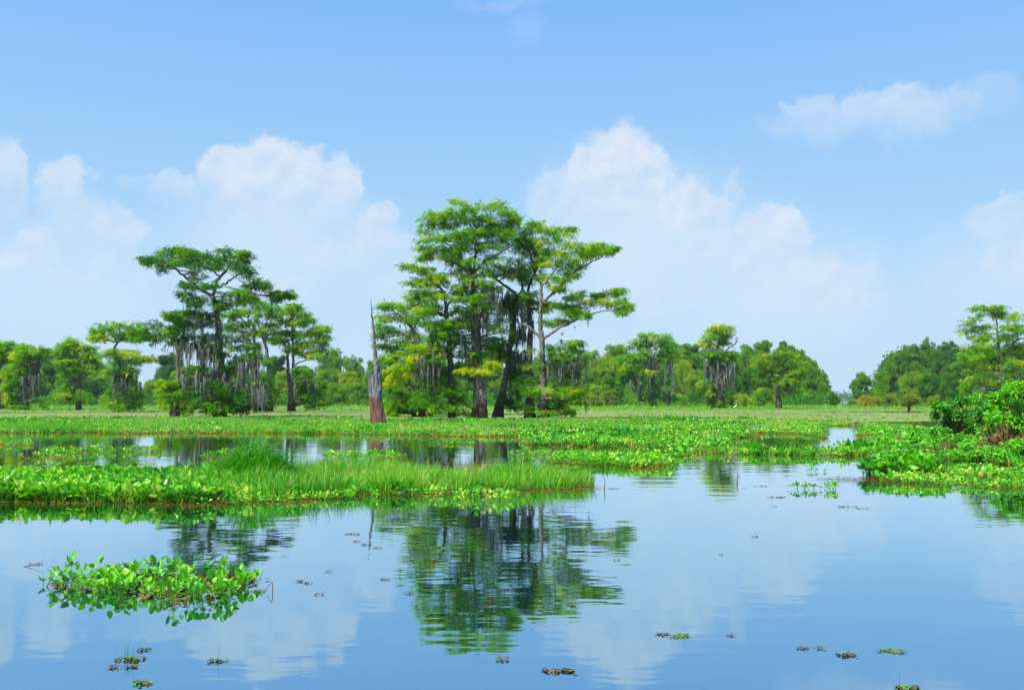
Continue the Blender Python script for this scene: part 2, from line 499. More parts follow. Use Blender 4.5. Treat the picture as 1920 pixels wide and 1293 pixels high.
def strand(seed):
    """hanging moss, unit length down -Z, three ragged ribbons"""
    r = np.random.default_rng(seed); V = []; T = []; D = []
    for q in range(4):
        a = r.uniform(0, math.pi); dx, dy = math.cos(a), math.sin(a); ox, oy = r.normal(size=2) * .5
        L = r.uniform(.45, 1.0) if q else 1.0; n = 5; k0 = len(V)
        for i in range(n + 1):
            t = i / n; wd = .42 * (1 - t) ** .7 * r.uniform(.5, 1.2) + .03
            cx, cy = ox * (1 - .5 * t) + r.normal() * .26, oy * (1 - .5 * t) + r.normal() * .26
            V += [[cx - dx * wd, cy - dy * wd, -L * t + .04], [cx + dx * wd, cy + dy * wd, -L * t]]; D += [-.08 + .16 * r.random()] * 2
        for i in range(n):
            a0 = k0 + 2 * i; T += [(a0, a0 + 1, a0 + 3), (a0, a0 + 3, a0 + 2)]
    return proto(V, T, D)


STRAND = [strand(60 + i) for i in range(6)]


def leaf_blade(base, d, up, L, Wd, nt=3, ns=2, cup=.25, bend=.25):
    """ovate leaf from base along d, normal up"""
    s = np.cross(d, up); s /= np.linalg.norm(s); up = np.cross(s, d)
    V = []; T = []
    ts = np.linspace(0, 1, nt + 1)
    for t in ts:
        wd = Wd * .5 * (math.sin(math.pi * min(1, t ** .72)) ** .75 if 0 < t < 1 else 0.04)
        c = base + d * (L * t) + up * (-bend * L * t * t)
        for j in range(ns + 1):
            x = -1 + 2 * j / ns
            V.append(c + s * (wd * x) + up * (cup * wd * x * x))
    for i in range(nt):
        for j in range(ns):
            a = i * (ns + 1) + j
            T += [(a, a + 1, a + ns + 2), (a, a + ns + 2, a + ns + 1)]
    return np.array(V), np.array(T)


def hyacinth(seed, nl, h, res, stem=True):
    """rosette of upright round leaves on stalks; height h metres"""
    r = np.random.default_rng(seed); V = []; T = []; D = []; n = 0
    def put(v, t, d):
        nonlocal n
        V.append(v); T.append(t + n); D.append(np.full(len(v), d)); n += len(v)
    for i in range(nl):
        a = 2 * math.pi * (i + r.uniform(-.3, .3)) / nl; lean = r.uniform(.12, .75)
        hh = h * r.uniform(.55, 1.0) * (1 - .3 * lean)
        out = np.array([math.cos(a), math.sin(a), 0])
        top = out * (hh * lean * .9) + np.array([0, 0, hh * .68])
        if stem:
            b0 = out * .012; sd_ = np.array([-math.sin(a), math.cos(a), 0]) * (.010 if h < .3 else .014)
            mid = out * (hh * lean * .3) + np.array([0, 0, hh * .36])
            v = np.array([b0 - sd_, b0 + sd_, mid - sd_ * .8, mid + sd_ * .8, top - sd_ * .4, top + sd_ * .4, mid + out * .012])
            put(v, np.array([(0, 1, 3), (0, 3, 2), (2, 3, 5), (2, 5, 4), (0, 1, 6), (6, 5, 4)]), r.uniform(.0, .12))
        d = out * r.uniform(.25, .9) + np.array([0, 0, r.uniform(.35, 1.0)]); d /= np.linalg.norm(d)
        up = -out * .7 + np.array([0, 0, .7]) + r.normal(size=3) * .25
        L = h * r.uniform(.27, .42); v, t = leaf_blade(top, d, up, L, L * r.uniform(.72, .95), res[0], res[1], r.uniform(.1, .5), r.uniform(-.15, .35))
        put(v, t, r.uniform(-.14, .14))
    return (np.vstack(V), np.vstack(T), np.concatenate(D))


HY_HI = [hyacinth(100 + i, 6, 1.0, (6, 4)) for i in range(6)]
HY_MID = [hyacinth(120 + i, 8, 1.0, (3, 2)) for i in range(6)]
HY_LOW = [hyacinth(140 + i, 7, 1.0, (2, 2), False) for i in range(6)]


def blade(seed):
    r = np.random.default_rng(seed); V = []; T = []
    n = 4; bend = r.uniform(.05, .5); a = r.uniform(0, 6.28)
    for i in range(n + 1):
        t = i / n; wd = .5 * (1 - t ** 1.6) + .02
        V += [[-wd * .03, bend * t * t, t * (1 - .25 * bend * t)], [wd * .03, bend * t * t, t * (1 - .25 * bend * t)]]
    for i in range(n):
        a0 = 2 * i; T += [(a0, a0 + 1, a0 + 3), (a0, a0 + 3, a0 + 2)]
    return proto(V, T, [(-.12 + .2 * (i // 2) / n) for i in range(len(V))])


BIT = [clump(80 + i, 3, .6) for i in range(4)]
BIT = [(v * [1, 1, .25], t, d) for v, t, d in BIT]
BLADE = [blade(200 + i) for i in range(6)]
DISC = [proto([[math.cos(a) * r_, math.sin(a) * r_, 0] for a, r_ in zip(np.linspace(0, 2 * math.pi, 6, endpoint=False), rr)], [(0, 1, 2), (0, 2, 3), (0, 3, 4), (0, 4, 5)]) for rr in R.uniform(.6, 1.1, (4, 6))]


# ------------------------------------------------------------------ polygons on the water
def gpoly(pts): return np.array([ground(*p)[:2] for p in pts])


def pip(x, y, P):
    c = np.zeros(len(x), bool); j = len(P) - 1
    for i in range(len(P)):
        xi, yi = P[i]; xj, yj = P[j]
        if yi != yj:
            m = ((yi > y) != (yj > y)) & (x < (xj - xi) * (y - yi) / (yj - yi) + xi)
            c ^= m
        j = i
    return c


def fb(x, y, s, sy=None, oct_=3, seed=0.0):
    """cheap numpy value noise 0..1"""
    sy = s if sy is None else sy
    def vn(u, v, k):
        iu, iv = np.floor(u).astype(np.int64), np.floor(v).astype(np.int64); fu, fv = u - iu, v - iv
        fu, fv = fu * fu * (3 - 2 * fu), fv * fv * (3 - 2 * fv)
        def h(a, b):
            n_ = np.sin(a * 127.1 + b * 311.7 + k * 74.7 + seed * 13.1) * 43758.5453
            return n_ - np.floor(n_)
        return (h(iu, iv) * (1 - fu) + h(iu + 1, iv) * fu) * (1 - fv) + (h(iu, iv + 1) * (1 - fu) + h(iu + 1, iv + 1) * fu) * fv
    r_ = 0; a_ = .5; t_ = 0
    for o in range(oct_):
        r_ = r_ + a_ * vn(x * s * 2 ** o, y * sy * 2 ** o, o + 1.0); t_ += a_; a_ *= .5
    return r_ / t_


def sheet(name, inside, bbox, cell, z, mat, seed=0, cy=None):
    """flat sheet of small irregular cells kept where inside(x,y)"""
    cy = cy or cell
    xs = np.arange(bbox[0], bbox[1], cell); ys = np.arange(bbox[2], bbox[3], cy)
    X, Y = np.meshgrid(xs, ys, indexing='ij'); nx, ny = X.shape
    rj = np.random.default_rng(seed)
    Xj = X + rj.uniform(-.38, .38, X.shape) * cell; Yj = Y + rj.uniform(-.38, .38, X.shape) * cy
    i, j = np.meshgrid(np.arange(nx - 1), np.arange(ny - 1), indexing='ij')
    cxm = X[:-1, :-1] + cell / 2; cym = Y[:-1, :-1] + cy / 2
    keep = inside(cxm.ravel(), cym.ravel())
    a = (i * ny + j).ravel()[keep]
    Fq = np.stack([a, a + ny, a + ny + 1, a + 1], 1)
    used, inv = np.unique(Fq, return_inverse=True)
    V = np.stack([Xj.ravel()[used], Yj.ravel()[used], np.full(len(used), z)], 1)
    return mk(name, V, [inv.reshape(-1, 4)], mat)


def sample(P, n, thr=None, ns=0.5, seed=0):
    lo, hi = P.min(0), P.max(0)
    x = R.uniform(lo[0], hi[0], n); y = R.uniform(lo[1], hi[1], n)
    wob = (fb(x, y, 1.1, seed=seed) - .5) * .6
    m = pip(x + wob * .6, y + wob, P)
    if thr is not None: m &= fb(x, y, ns, ns * .7, seed=seed + 5) > thr
    return x[m], y[m]


def area(P): return (P.max(0) - P.min(0)).prod()

# ================================================================== SETTING
def big_disc(name, r, z, mat, cy=0):
    a = np.linspace(0, 2 * math.pi, 96, endpoint=False)
    V = [[0, cy, z]] + [[r * math.cos(t), cy + r * math.sin(t), z] for t in a]
    T = [(0, i + 1, (i + 1) % 96 + 1) for i in range(96)]
    return mk(name, V, [T], mat)


water = big_disc('water', 6000, 0.0, M['water'])
tag(water, 'calm blue bayou water mirroring the clouds and cypresses', 'water', 'structure')

# low marshy shore behind the open water; its near edge wanders
SHORE = [(-400, 758.5), (0, 758.6), (400, 758.2), (720, 758.4), (1100, 759), (1400, 759.2), (1552, 759.0)]
SHORE2 = [(1592, 759.2), (1700, 759.6), (1800, 760.5), (2000, 761), (2500, 763)]


def land_strip(name, line, label, far=900):
    P = [ground(*p) for p in line]
    X = np.interp(np.linspace(0, 1, 160), np.linspace(0, 1, len(P)), [p[0] for p in P])
    Y = np.interp(np.linspace(0, 1, 160), np.linspace(0, 1, len(P)), [p[1] for p in P])
    Y = Y + (fb(X, Y * 0, .03, seed=3) - .5) * 26
    V = []; T = []
    for k, (dy, z) in enumerate([(0, -.3), (1.5, .25), (25, .5), (far, 1.0)]):
        sc = (Y + dy) / Y
        V += list(zip(X * sc, Y + dy, np.full(160, z)))
    for k in range(3):
        for i in range(159):
            a = k * 160 + i; T.append((a, a + 1, a + 161, a + 160))
    o = mk(name, V, [T], M['land'])
    return tag(o, label, 'ground', 'structure')


land_strip('ground', SHORE, 'low marshy shore under the far trees on the left and middle')
land_strip('ground', SHORE2, 'low marshy shore under the far trees on the right')

# duckweed: a tan-green skin with long streaks of open water
streaks = [gpoly([(1030, 781.5), (1300, 781.2), (1300, 783.2), (1240, 784.6), (1040, 784.2)]),
           gpoly([(0, 772.6), (360, 772.2), (700, 773.4), (700, 774.4), (330, 773.4), (0, 773.8)]),
           gpoly([(1500, 770.5), (1760, 770.3), (1900, 772), (1900, 774), (1700, 773), (1560, 772.6)]),
           gpoly([(1160, 767.2), (1340, 766.8), (1340, 767.8), (1160, 768.6)]),
           gpoly([(640, 769.2), (900, 768.6), (900, 769.6), (640, 770.3)]),
           gpoly([(1400, 785.5), (1500, 785), (1500, 787.5), (1400, 788)]),
           gpoly([(800, 774.5), (1080, 775), (1080, 778), (800, 777.5)])]


def in_duck(x, y):
    y1 = gdist(790.0)
    m = y > y1 - 14 + 26 * fb(x, y * 0, .08, seed=9)
    m &= y < 345
    for s in streaks: m &= ~pip(x, y + (fb(x, y, .15, .15, seed=2) - .5) * y * .02, s)
    m &= fb(x, y, .012, .06, 3, seed=4) > .27 + .0004 * (y - 80)
    return m


duck = sheet('duckweed', in_duck, (-240, 240, 58, 345), 1.1, .005, M['duckweed'], 5, 1.5)
tag(duck, 'tan green skin of duckweed covering the water round the cypresses', 'duckweed', 'stuff')


HOLES = [gpoly([(1548, 799), (1612, 797), (1622, 806), (1596, 822), (1556, 824), (1536, 812)]), gpoly([(1545, 826), (1606, 823), (1612, 838), (1580, 852), (1536, 850)]),
         gpoly([(1372, 822), (1420, 819), (1500, 820), (1545, 828), (1536, 856), (1372, 856), (1360, 838)]), gpoly([(1620, 858), (1640, 857), (1640, 861), (1600, 866), (1560, 862)])]


def patch(name, label, cat, poly, dens, h, protos, mat, seed=0, thr=None, ns=.5, tint=(.5, .2), z=.0, hv=.35, tilt=.2, wide=1.0, zcap=None):
    """ground cover: protos of height h scattered over a pixel polygon"""
    P = gpoly(poly); n = int(area(P) * dens)
    x, y = sample(P, n, thr, ns, seed)
    if zcap is not None: x, y = x[zcap(x, y)], y[zcap(x, y)]
    N = len(x)
    b = Bag()
    hh = h * (1 - hv / 2 + hv * fb(x, y, .9, seed=seed + 1)) * R.uniform(.75, 1.15, N)
    scl = np.stack([hh * wide, hh * wide, hh], 1)
    t = R.normal(tint[0], tint[1], N) + (fb(x, y, .5, seed=seed + 2) - .5) * .5
    scatter(b, protos, np.stack([x, y, np.full(N, z)], 1), R.uniform(0, 6.28, N), R.normal(0, tilt, N), R.normal(0, tilt, N), scl, np.clip(t, 0, 1))
    o = b.build(name, mat, smooth=False)
    if o is None: print('EMPTY PATCH', label); return None
    return tag(o, label, cat, 'stuff')


def rim(name, label, poly, cell, mat, z=.008, seed=0, expand=.12, thr=.0, ns=1.2, core=True):
    P = gpoly(poly); c = P.mean(0)
    lo, hi = P.min(0) - 1, P.max(0) + 1
    def ins(x, y):
        wx = (fb(x, y, 1.5, seed=seed) - .5) * 1.0 * expand * 4; wy = (fb(x, y, 1.3, seed=seed + 3) - .5) * expand * 4
        full = pip(x + wx, y + wy + expand * .6, P) & (fb(x, y, ns, seed=seed + 8) >= thr)
        for q in HOLES[:3]: full &= ~pip(x, y, q)
        return full & pip(x + wx, y + wy - expand * 1.5 - cell * 2, P)
    def edge(x, y):
        wx = (fb(x, y, 1.5, seed=seed) - .5) * 1.0 * expand * 4; wy = (fb(x, y, 1.3, seed=seed + 3) - .5) * expand * 4
        full = pip(x + wx, y + wy + expand * 1.1, P) & (fb(x, y, ns, seed=seed + 8) >= thr - .05)
        for q in HOLES[:3]: full &= ~pip(x, y, q)
        inner = pip(x + wx, y + wy - expand * 3 - cell * 4, P) if core else np.zeros(len(x), bool)
        return full & ~inner & (fb(x, y, 1.1 / (expand + .1), seed=seed + 12) > .36)
    n = min(int(area(P) * 1.7 / cell ** 2), 900000); x = R.uniform(lo[0], hi[0], n); y = R.uniform(lo[1], hi[1], n); m = edge(x, y); x, y = x[m], y[m]; n = len(x)
    b = Bag(); sz = cell * .62
    scatter(b, BIT, np.stack([x, y, np.full(n, z + .004) + R.uniform(0, sz * .4, n)], 1), R.uniform(0, 6.28, n), R.normal(0, .2, n), R.normal(0, .2, n), sz * R.uniform(.5, 1.4, n),
            np.clip(.28 + .75 * (fb(x, y, 1.7 / (cell * 12), seed=seed + 14) - .25) + R.normal(0, .16, n), 0, 1))
    if b.n: tag(b.build(name + '_leaflets', M['fern'] if mat is M['rim'] else M['dry']), 'tiny leaflets of ' + label, 'floating plants', 'stuff')
    if core: tag(sheet(name, ins, (lo[0], hi[0], lo[1], hi[1]), cell, z, mat, seed), label, 'floating plants', 'stuff')


# ---- front mat -----------------------------------------------------
FM_front = [(-60, 944), (60, 944), (130, 943), (250, 946), (380, 950), (450, 944), (600, 938), (690, 930), (780, 930), (850, 928), (935, 925), (1050, 920), (1122, 913)]
FM_back = [(1105, 905), (1000, 896), (850, 894), (700, 893), (560, 896), (400, 897), (300, 899), (150, 900), (-60, 900)]
FM = FM_front + FM_back
rim('floating_fern', 'orange floating fern along the waterline of the nearest green mat', FM, .045, M['rim'], .010, 1, .17)


def px_of(x, y): return 960 + x / (y / math.cos(PITCH)) * F


FM_h = [(-60, 944), (60, 941), (250, 943), (330, 945), (380, 946), (420, 920), (400, 897), (300, 899), (-60, 900)]
patch('water_hyacinth', 'broad bright leaves of water hyacinth filling the left end of the nearest mat', 'water hyacinth', FM_h, 85, .33, HY_MID, M['hyacinth'], 11, tint=(.44, .24), tilt=.3)
FM_m = [(360, 944), (600, 934), (700, 929), (900, 924), (900, 897), (700, 896), (400, 899)]
patch('water_hyacinth', 'hyacinth leaves showing between the grass in the middle of the nearest mat', 'water hyacinth', FM_m, 50, .27, HY_MID, M['hyacinth'], 12, thr=.38, ns=.8, tint=(.55, .25), tilt=.35)
FM_g = [(330, 940), (480, 938), (600, 933), (690, 926), (780, 926), (935, 921), (1050, 917), (1118, 911)] + FM_back[:6] + [(380, 899), (340, 915)]
patch('grass', 'dense green water grass standing in the middle and right of the nearest mat', 'grass', FM_g, 900, .37, BLADE, M['grass'], 13, tint=(.48, .28), tilt=.36, wide=1.1, hv=1.1)
patch('dead_grass', 'pale broken straw among the green grass of the nearest mat', 'grass', FM_g, 60, .42, BLADE, M['straw'], 16, tint=(.5, .3), tilt=.7, wide=1.0, hv=1.0)
patch('grass', 'thin grass growing up through the hyacinth at the left of the nearest mat', 'grass', FM_h, 110, .40, BLADE, M['grass'], 14, tint=(.45, .2), tilt=.25, wide=.6)
patch('water_hyacinth', 'row of low hyacinth leaves along the front edge of the nearest mat', 'water hyacinth', [(380, 950), (600, 938), (690, 932), (850, 930), (850, 925), (690, 926), (600, 932), (380, 944)], 42, .17, HY_MID, M['hyacinth'], 15, thr=.52, ns=1.5, tint=(.58, .22), tilt=.4)


def leafy_tuft(name, label, cat, base, rad_, h, n, mat, protos=BLADE, wide=1.2, tint=(.5, .15), tilt=.35):
    root = thing(name, label, cat, base)
    b = Bag(); a = R.uniform(0, 6.28, n); rr = rad_ * np.sqrt(R.random(n))
    pos = np.stack([base[0] + rr * np.cos(a), base[1] + rr * np.sin(a), np.full(n, base[2])], 1)
    hh = h * (1.05 - .5 * (rr / rad_) ** 2) * R.uniform(.55, 1.1, n)
    scatter(b, protos, pos, a - 1.57, R.normal(-.15, tilt, n), R.normal(0, tilt, n), np.stack([hh * wide, hh * wide, hh], 1), np.clip(R.normal(*tint, n), 0, 1))
    b.build('blades' if protos is BLADE else 'leaves', mat, root, origin=base)
    return root


# tall leafy grass tuft standing out of the mat
gb = ground(478, 909)
tf = leafy_tuft('grass_tuft', 'tall bushy tuft of grass rising above the left half of the nearest mat', 'grass tuft', gb, .62, .86, 2400, M['grass'], wide=1.1, tint=(.28, .16), tilt=.5)
b = Bag()
N = 2200; a = R.uniform(0, 6.28, N); rr = .66 * np.sqrt(R.random(N))
zz = (.88 - .6 * (rr / .66) ** 2) * R.uniform(.2, 1, N)
scatter(b, BLADE, np.stack([gb[0] + rr * np.cos(a), gb[1] + rr * np.sin(a), zz], 1), a - 1.57, R.normal(-1.0, .45, N), R.normal(0, .4, N), np.repeat(R.uniform(.14, .3, N)[:, None], 3, 1) * [3.0, 1, 1], np.clip(R.normal(.36, .2, N), 0, 1))
b.build('leaf_tips', M['grass'], tf, origin=gb)
gb2 = ground(905, 935)
leafy_tuft('water_hyacinth', 'spreading hyacinth plant with pale leaves jutting out from the front of the nearest mat', 'water hyacinth', gb2, .55, .30, 26, M['hyacinth'], HY_HI, 1.0, (.66, .18), .3)

# ---- thin strips in the dark pool behind it -------------------------
for k, (poly, lab, h, d) in enumerate([
        ([(70, 851), (180, 849), (300, 848), (300, 843), (180, 843), (100, 845)], 'narrow raft of hyacinth afloat in the dark pool at the left', .2, 22),
        ([(20, 862), (150, 861), (130, 853), (30, 855)], 'loose hyacinth leaves between the pool raft and the nearest mat', .22, 5),
        ([(370, 862), (470, 858), (460, 852), (380, 854)], 'loose hyacinth leaves beside the tall grass tuft', .25, 9),
        ([(600, 862), (760, 864), (760, 857), (700, 853), (610, 856)], 'low hyacinth leaves at the edge of the pool below the snag', .24, 20),
        ([(950, 856), (1080, 856), (1060, 850), (960, 849)], 'yellowish hyacinth leaves in the dark pool below the tall cypresses', .16, 14),
        ([(800, 833), (890, 835), (890, 831), (810, 830)], 'small floating leaves in the dark pool behind the nearest mat', .15, 14),
        ([(0, 838), (60, 836), (62, 826), (0, 824)], 'hyacinth reaching into the pool at the left edge', .18, 18)]):
    rim('floating_fern', 'orange floating fern under the ' + lab.replace('under', ''), poly, .07, M['rim'], .010, 20 + k, .12, .30, 1.2, False)
    patch('water_hyacinth', lab, 'water hyacinth', poly, d, h, HY_MID, M['hyacinth'], 30 + k, thr=.3, ns=1.2, tint=(.55, .2), tilt=.3)
leafy_tuft('grass_tuft', 'small grass tuft on the narrow raft in the left pool', 'grass tuft', ground(87, 852), .18, .42, 90, M['grass'])

# ---- middle mat: the wide band at the feet of the trees -------------
MM = [(-120, 812), (0, 812), (130, 811), (260, 813), (420, 812), (600, 813), (750, 816), (860, 818), (980, 819), (985, 834), (1100, 838), (1200, 840), (1290, 846), (1380, 842), (1390, 830), (1420, 812),
      (1560, 806), (1600, 796), (1560, 791), (1480, 789), (1420, 789), (1250, 787), (1100, 787.5), (800, 789), (400, 788.5), (0, 788), (-120, 788)]
rim('floating_fern', 'orange floating fern under the wide mat at the feet of the cypresses', MM, .24, M['rim'], .010, 40, .5, .0)
gap = gpoly([(-120, 801), (120, 800), (235, 799), (235, 795.5), (120, 795), (-120, 796)])
gap2 = gpoly([(770, 799), (1000, 799), (1000, 795.5), (770, 796)])


def no_hole(x, y):
    m = np.ones(len(x), bool); wv = (fb(x, y, .6, seed=77) - .5) * 1.2
    for q in HOLES[:3]: m &= ~pip(x + wv * .5, y + wv, q)
    return m


def mm_ok(x, y): return ~pip(x, y, gap) & ~pip(x, y, gap2) & no_hole(x, y)


patch('water_hyacinth', 'wide band of low hyacinth leaves at the feet of the cypresses', 'water hyacinth', MM, 28, .25, HY_LOW, M['hyacinth'], 41, thr=.27, ns=.18, tint=(.54, .3), tilt=.4, hv=.9, zcap=mm_ok)
patch('water_hyacinth', 'thick taller hyacinth at the right end of the middle band', 'water hyacinth',
      [(985, 836), (1100, 838), (1200, 840), (1290, 846), (1380, 842), (1390, 828), (1400, 800), (1340, 792), (1200, 800), (1050, 812)], 24, .34, HY_LOW, M['hyacinth'], 42, tint=(.48, .22), tilt=.25, zcap=no_hole)
patch('grass', 'patches of green grass scattered through the wide middle band', 'grass', MM, 60, .38, BLADE, M['grass'], 43, thr=.58, ns=.12, tint=(.5, .16), tilt=.25, wide=1.6)
patch('grass', 'bright grass fringe along the pool side of the middle band', 'grass', [(560, 812), (750, 815), (980, 818), (1000, 812), (750, 808), (560, 806)], 160, .28, BLADE, M['grass'], 44, tint=(.55, .16), tilt=.25, wide=1.7)
patch('grass', 'dark green grass tussock at the far left of the middle band', 'grass', [(40, 811), (170, 811), (160, 804), (50, 804)], 130, .42, BLADE, M['grass'], 45, tint=(.38, .14), tilt=.25, wide=1.7)

patch('water_hyacinth', 'taller darker hyacinth clusters scattered through the wide middle band', 'water hyacinth', MM, 14, .42, HY_LOW, M['hyacinth'], 46, thr=.60, ns=.22, tint=(.34, .2), tilt=.4, hv=.8, zcap=mm_ok)
patch('dead_grass', 'pale straw and dry stalks mixed through the wide middle band', 'grass', MM, 7, .45, BLADE, M['straw'], 47, thr=.4, ns=.2, tint=(.5, .3), tilt=.6, wide=1.6, zcap=mm_ok)

# ---- lower right tongue --------------------------------------------
TG = [(1010, 868), (1060, 872), (1130, 875), (1200, 877), (1250, 876), (1262, 868), (1240, 860), (1300, 854), (1250, 851), (1130, 853), (1050, 858)]
rim('floating_fern', 'orange floating fern under the tongue of hyacinth right of the pool', TG, .11, M['rim'], .010, 50, .2)
patch('water_hyacinth', 'tongue of yellow green hyacinth running out right of the dark pool', 'water hyacinth', TG, 34, .26, HY_MID, M['hyacinth'], 51, thr=.28, ns=.6, tint=(.52, .22), tilt=.25)
patch('grass', 'dark grass patch at the tip of the hyacinth tongue', 'grass', [(1150, 876), (1190, 877), (1190, 870), (1150, 870)], 350, .34, BLADE, M['grass'], 52, tint=(.4, .15), wide=1.1)

# ---- right hand mats -------------------------------------------------
R1 = [(1240, 851), (1390, 852), (1520, 855), (1660, 856), (1760, 862), (1980, 880), (2100, 860), (2100, 820), (1900, 806), (1760, 808), (1660, 815), (1630, 828), (1600, 843), (1560, 848), (1480, 848.5), (1390, 848), (1300, 848)]
R2 = [(1400, 812), (1500, 814), (1560, 823), (1650, 815), (1760, 808), (1700, 800), (1620, 794), (1600, 800), (1610, 808), (1560, 814), (1500, 808), (1400, 800)]
for k, (P_, nm) in enumerate([(R1, 'right hand hyacinth mat'), (R2, 'upper right hyacinth mat')]):
    rim('floating_fern', 'orange floating fern under the ' + nm, P_, .16, M['rim'], .010, 60 + k, .25, .12)
patch('water_hyacinth', 'wide hyacinth mat between the dark pools and the right hand shrubs', 'water hyacinth', R1, 34, .24, HY_MID, M['hyacinth'], 62, thr=.3, ns=.35, tint=(.5, .2), tilt=.25)
patch('water_hyacinth', 'hyacinth strip behind the bright water gap on the right', 'water hyacinth', R2, 24, .24, HY_LOW, M['hyacinth'], 63, thr=.25, ns=.3, tint=(.52, .2), tilt=.25, zcap=no_hole)
patch('grass', 'dark grass clump in the pool right of centre', 'grass', [(1395, 851), (1432, 852), (1432, 846), (1400, 846)], 420, .36, BLADE, M['grass'], 64, tint=(.36, .13), wide=1.2)
patch('grass', 'grass growing among the hyacinth on the right', 'grass', R1, 26, .35, BLADE, M['grass'], 65, thr=.5, ns=.3, tint=(.5, .18), wide=1.4)

patch('water_hyacinth', 'taller dark hyacinth clusters in the right hand mat', 'water hyacinth', R1, 16, .38, HY_MID, M['hyacinth'], 66, thr=.58, ns=.5, tint=(.32, .2), tilt=.35, hv=.8)
patch('dead_grass', 'dry stalks standing in the right hand mat', 'grass', R1, 9, .42, BLADE, M['straw'], 67, thr=.4, ns=.4, tint=(.4, .3), tilt=.6, wide=1.2)
# brown debris and plants nearest on the right
DB = [(1500, 897), (1560, 902), (1660, 907), (1760, 912), (1850, 915), (2050, 925), (2050, 880), (1850, 874), (1740, 880), (1640, 893), (1560, 892)]
rim('floating_debris', 'brown rotting plant litter afloat along the right hand edge', DB, .045, M['brownrim'], .010, 70, .15, .30, 1.2, False)
CL = [(1612, 893), (1660, 896), (1750, 895), (1755, 884), (1700, 878), (1640, 880)]
patch('water_hyacinth', 'large dark hyacinth clump with tall leaves in front of the right mat', 'water hyacinth', CL, 70, .42, HY_MID, M['hyacinth'], 71, tint=(.36, .18), tilt=.2)
patch('water_hyacinth', 'hyacinth scattered over the brown litter at the right edge', 'water hyacinth', [(1640, 906), (1800, 912), (2050, 924), (2050, 880), (1850, 874), (1760, 885), (1740, 900), (1650, 899)], 30, .22, HY_MID, M['hyacinth'], 72, thr=.4, ns=.7, tint=(.5, .2), tilt=.3)
patch('water_hyacinth', 'low hyacinth row on the front edge of the brown litter', 'water hyacinth', [(1635, 908), (1760, 912), (1880, 917), (2000, 922), (2000, 914), (1850, 909), (1700, 905)], 45, .16, HY_MID, M['hyacinth'], 73, thr=.4, ns=1.2, tint=(.62, .2), tilt=.3)
for px, py, n, lab in [(1500, 917, 4, 'leftmost small hyacinth afloat off the brown litter'), (1520, 917, 5, 'small leafy hyacinth second from left off the brown litter'), (1553, 918, 3, 'tiny hyacinth between its two neighbours off the brown litter'), (1567, 917, 4, 'small hyacinth nearest the brown litter point'), (1518, 884, 9, 'low spreading hyacinth in open water above the brown litter point')]:
    leafy_tuft('water_hyacinth', lab, 'water hyacinth', ground(px, py), .14 if py > 900 else .45, .2 if py > 900 else .11, n, M['hyacinth'], HY_MID, 1.0, (.5, .15), .3)

# ---- shore weeds along the far treeline ------------------------------
for k, (poly, lab) in enumerate([
        ([(-60, 765), (400, 763.5), (720, 763.5), (1100, 764), (1100, 758.6), (720, 758), (400, 757.8), (-60, 758)], 'bright green weeds along the far shore left and middle'),
        ([(1080, 767), (1300, 765.5), (1400, 767), (1560, 765.5), (1590, 761.5), (1552, 759), (1300, 759), (1080, 759)], 'bright green weeds below the far trees right of centre'),
        ([(1590, 764), (1760, 766), (2000, 769), (2000, 761), (1760, 760), (1590, 759.5)], 'bright green weeds below the far trees on the right')]):
    P = gpoly(poly); n = int(area(P) * .55)
    x, y = sample(P, n, .30, .05, 80 + k); N = len(x); b = Bag()
    scatter(b, CLUMP, np.stack([x, y, np.full(N, .12)], 1), R.uniform(0, 6.28, N), R.normal(0, .3, N), R.normal(0, .3, N), np.stack([R.uniform(.5, 1.1, N), R.uniform(.5, 1.1, N), R.uniform(.3, .6, N)], 1), np.clip(R.normal(.55, .2, N), 0, 1))
    tag(b.build('shore_weeds', M['weed']), lab, 'weeds', 'stuff')
# sparse weeds dotted over the duckweed
P = gpoly([(-60, 789), (1900, 790), (1900, 764), (-60, 763)]); n = int(area(P) * .55)
x = R.uniform(P[:, 0].min(), P[:, 0].max(), n); y = R.uniform(P[:, 1].min(), P[:, 1].max(), n)
m = pip(x, y, P) & (fb(x, y, .018, .09, 3, seed=91) > .50); x, y = x[m], y[m]; N = len(x); b = Bag()
q = R.uniform(.25, .75, N) * (y / 130) ** .5
scatter(b, CLUMP, np.stack([x, y, np.full(N, .03)], 1), R.uniform(0, 6.28, N), R.normal(0, .2, N), R.normal(0, .2, N), np.stack([q, q, q * .35], 1), np.clip(R.normal(.55, .25, N), 0, 1))
tag(b.build('floating_weeds', M['weed']), 'sparse green weeds dotted over the tan duckweed', 'weeds', 'stuff')

# specks on the pools
for k, (poly, d, s0, s1, lab) in enumerate([
        ([(-60, 895), (1100, 890), (1000, 822), (-60, 818)], 9, .012, .04, 'pale duckweed specks on the dark pool behind the nearest mat'),
        ([(1150, 900), (1640, 892), (1560, 842), (1400, 820), (1260, 850)], 10, .010, .035, 'pale duckweed specks and scraps on the pools right of centre'),
        ([(-200, 1293), (2100, 1293), (2000, 935), (-200, 960)], 8, .002, .0062, 'tiny pale specks drifting on the open foreground water')]):
    P = gpoly(poly); x, y = sample(P, int(area(P) * d), None, 1, 95 + k); N = len(x); b = Bag()
    scatter(b, DISC, np.stack([x, y, np.full(N, .006)], 1), R.uniform(0, 6.28, N), np.zeros(N), np.zeros(N), R.uniform(s0, s1, N), R.uniform(.6, 1, N))
    tag(b.build('duckweed_specks', M['moss'] if k == 2 else M['weed']), lab, 'duckweed', 'stuff')

# ================================================================== TREES
class Zoom:
    """tree sketch coordinates -> photo pixels"""
    def __init__(self, x0, y0, s): self.x0, self.y0, self.s = x0, y0, s
    def px(self, x): return self.x0 + x / self.s
    def py(self, y): return self.y0 + y / self.s


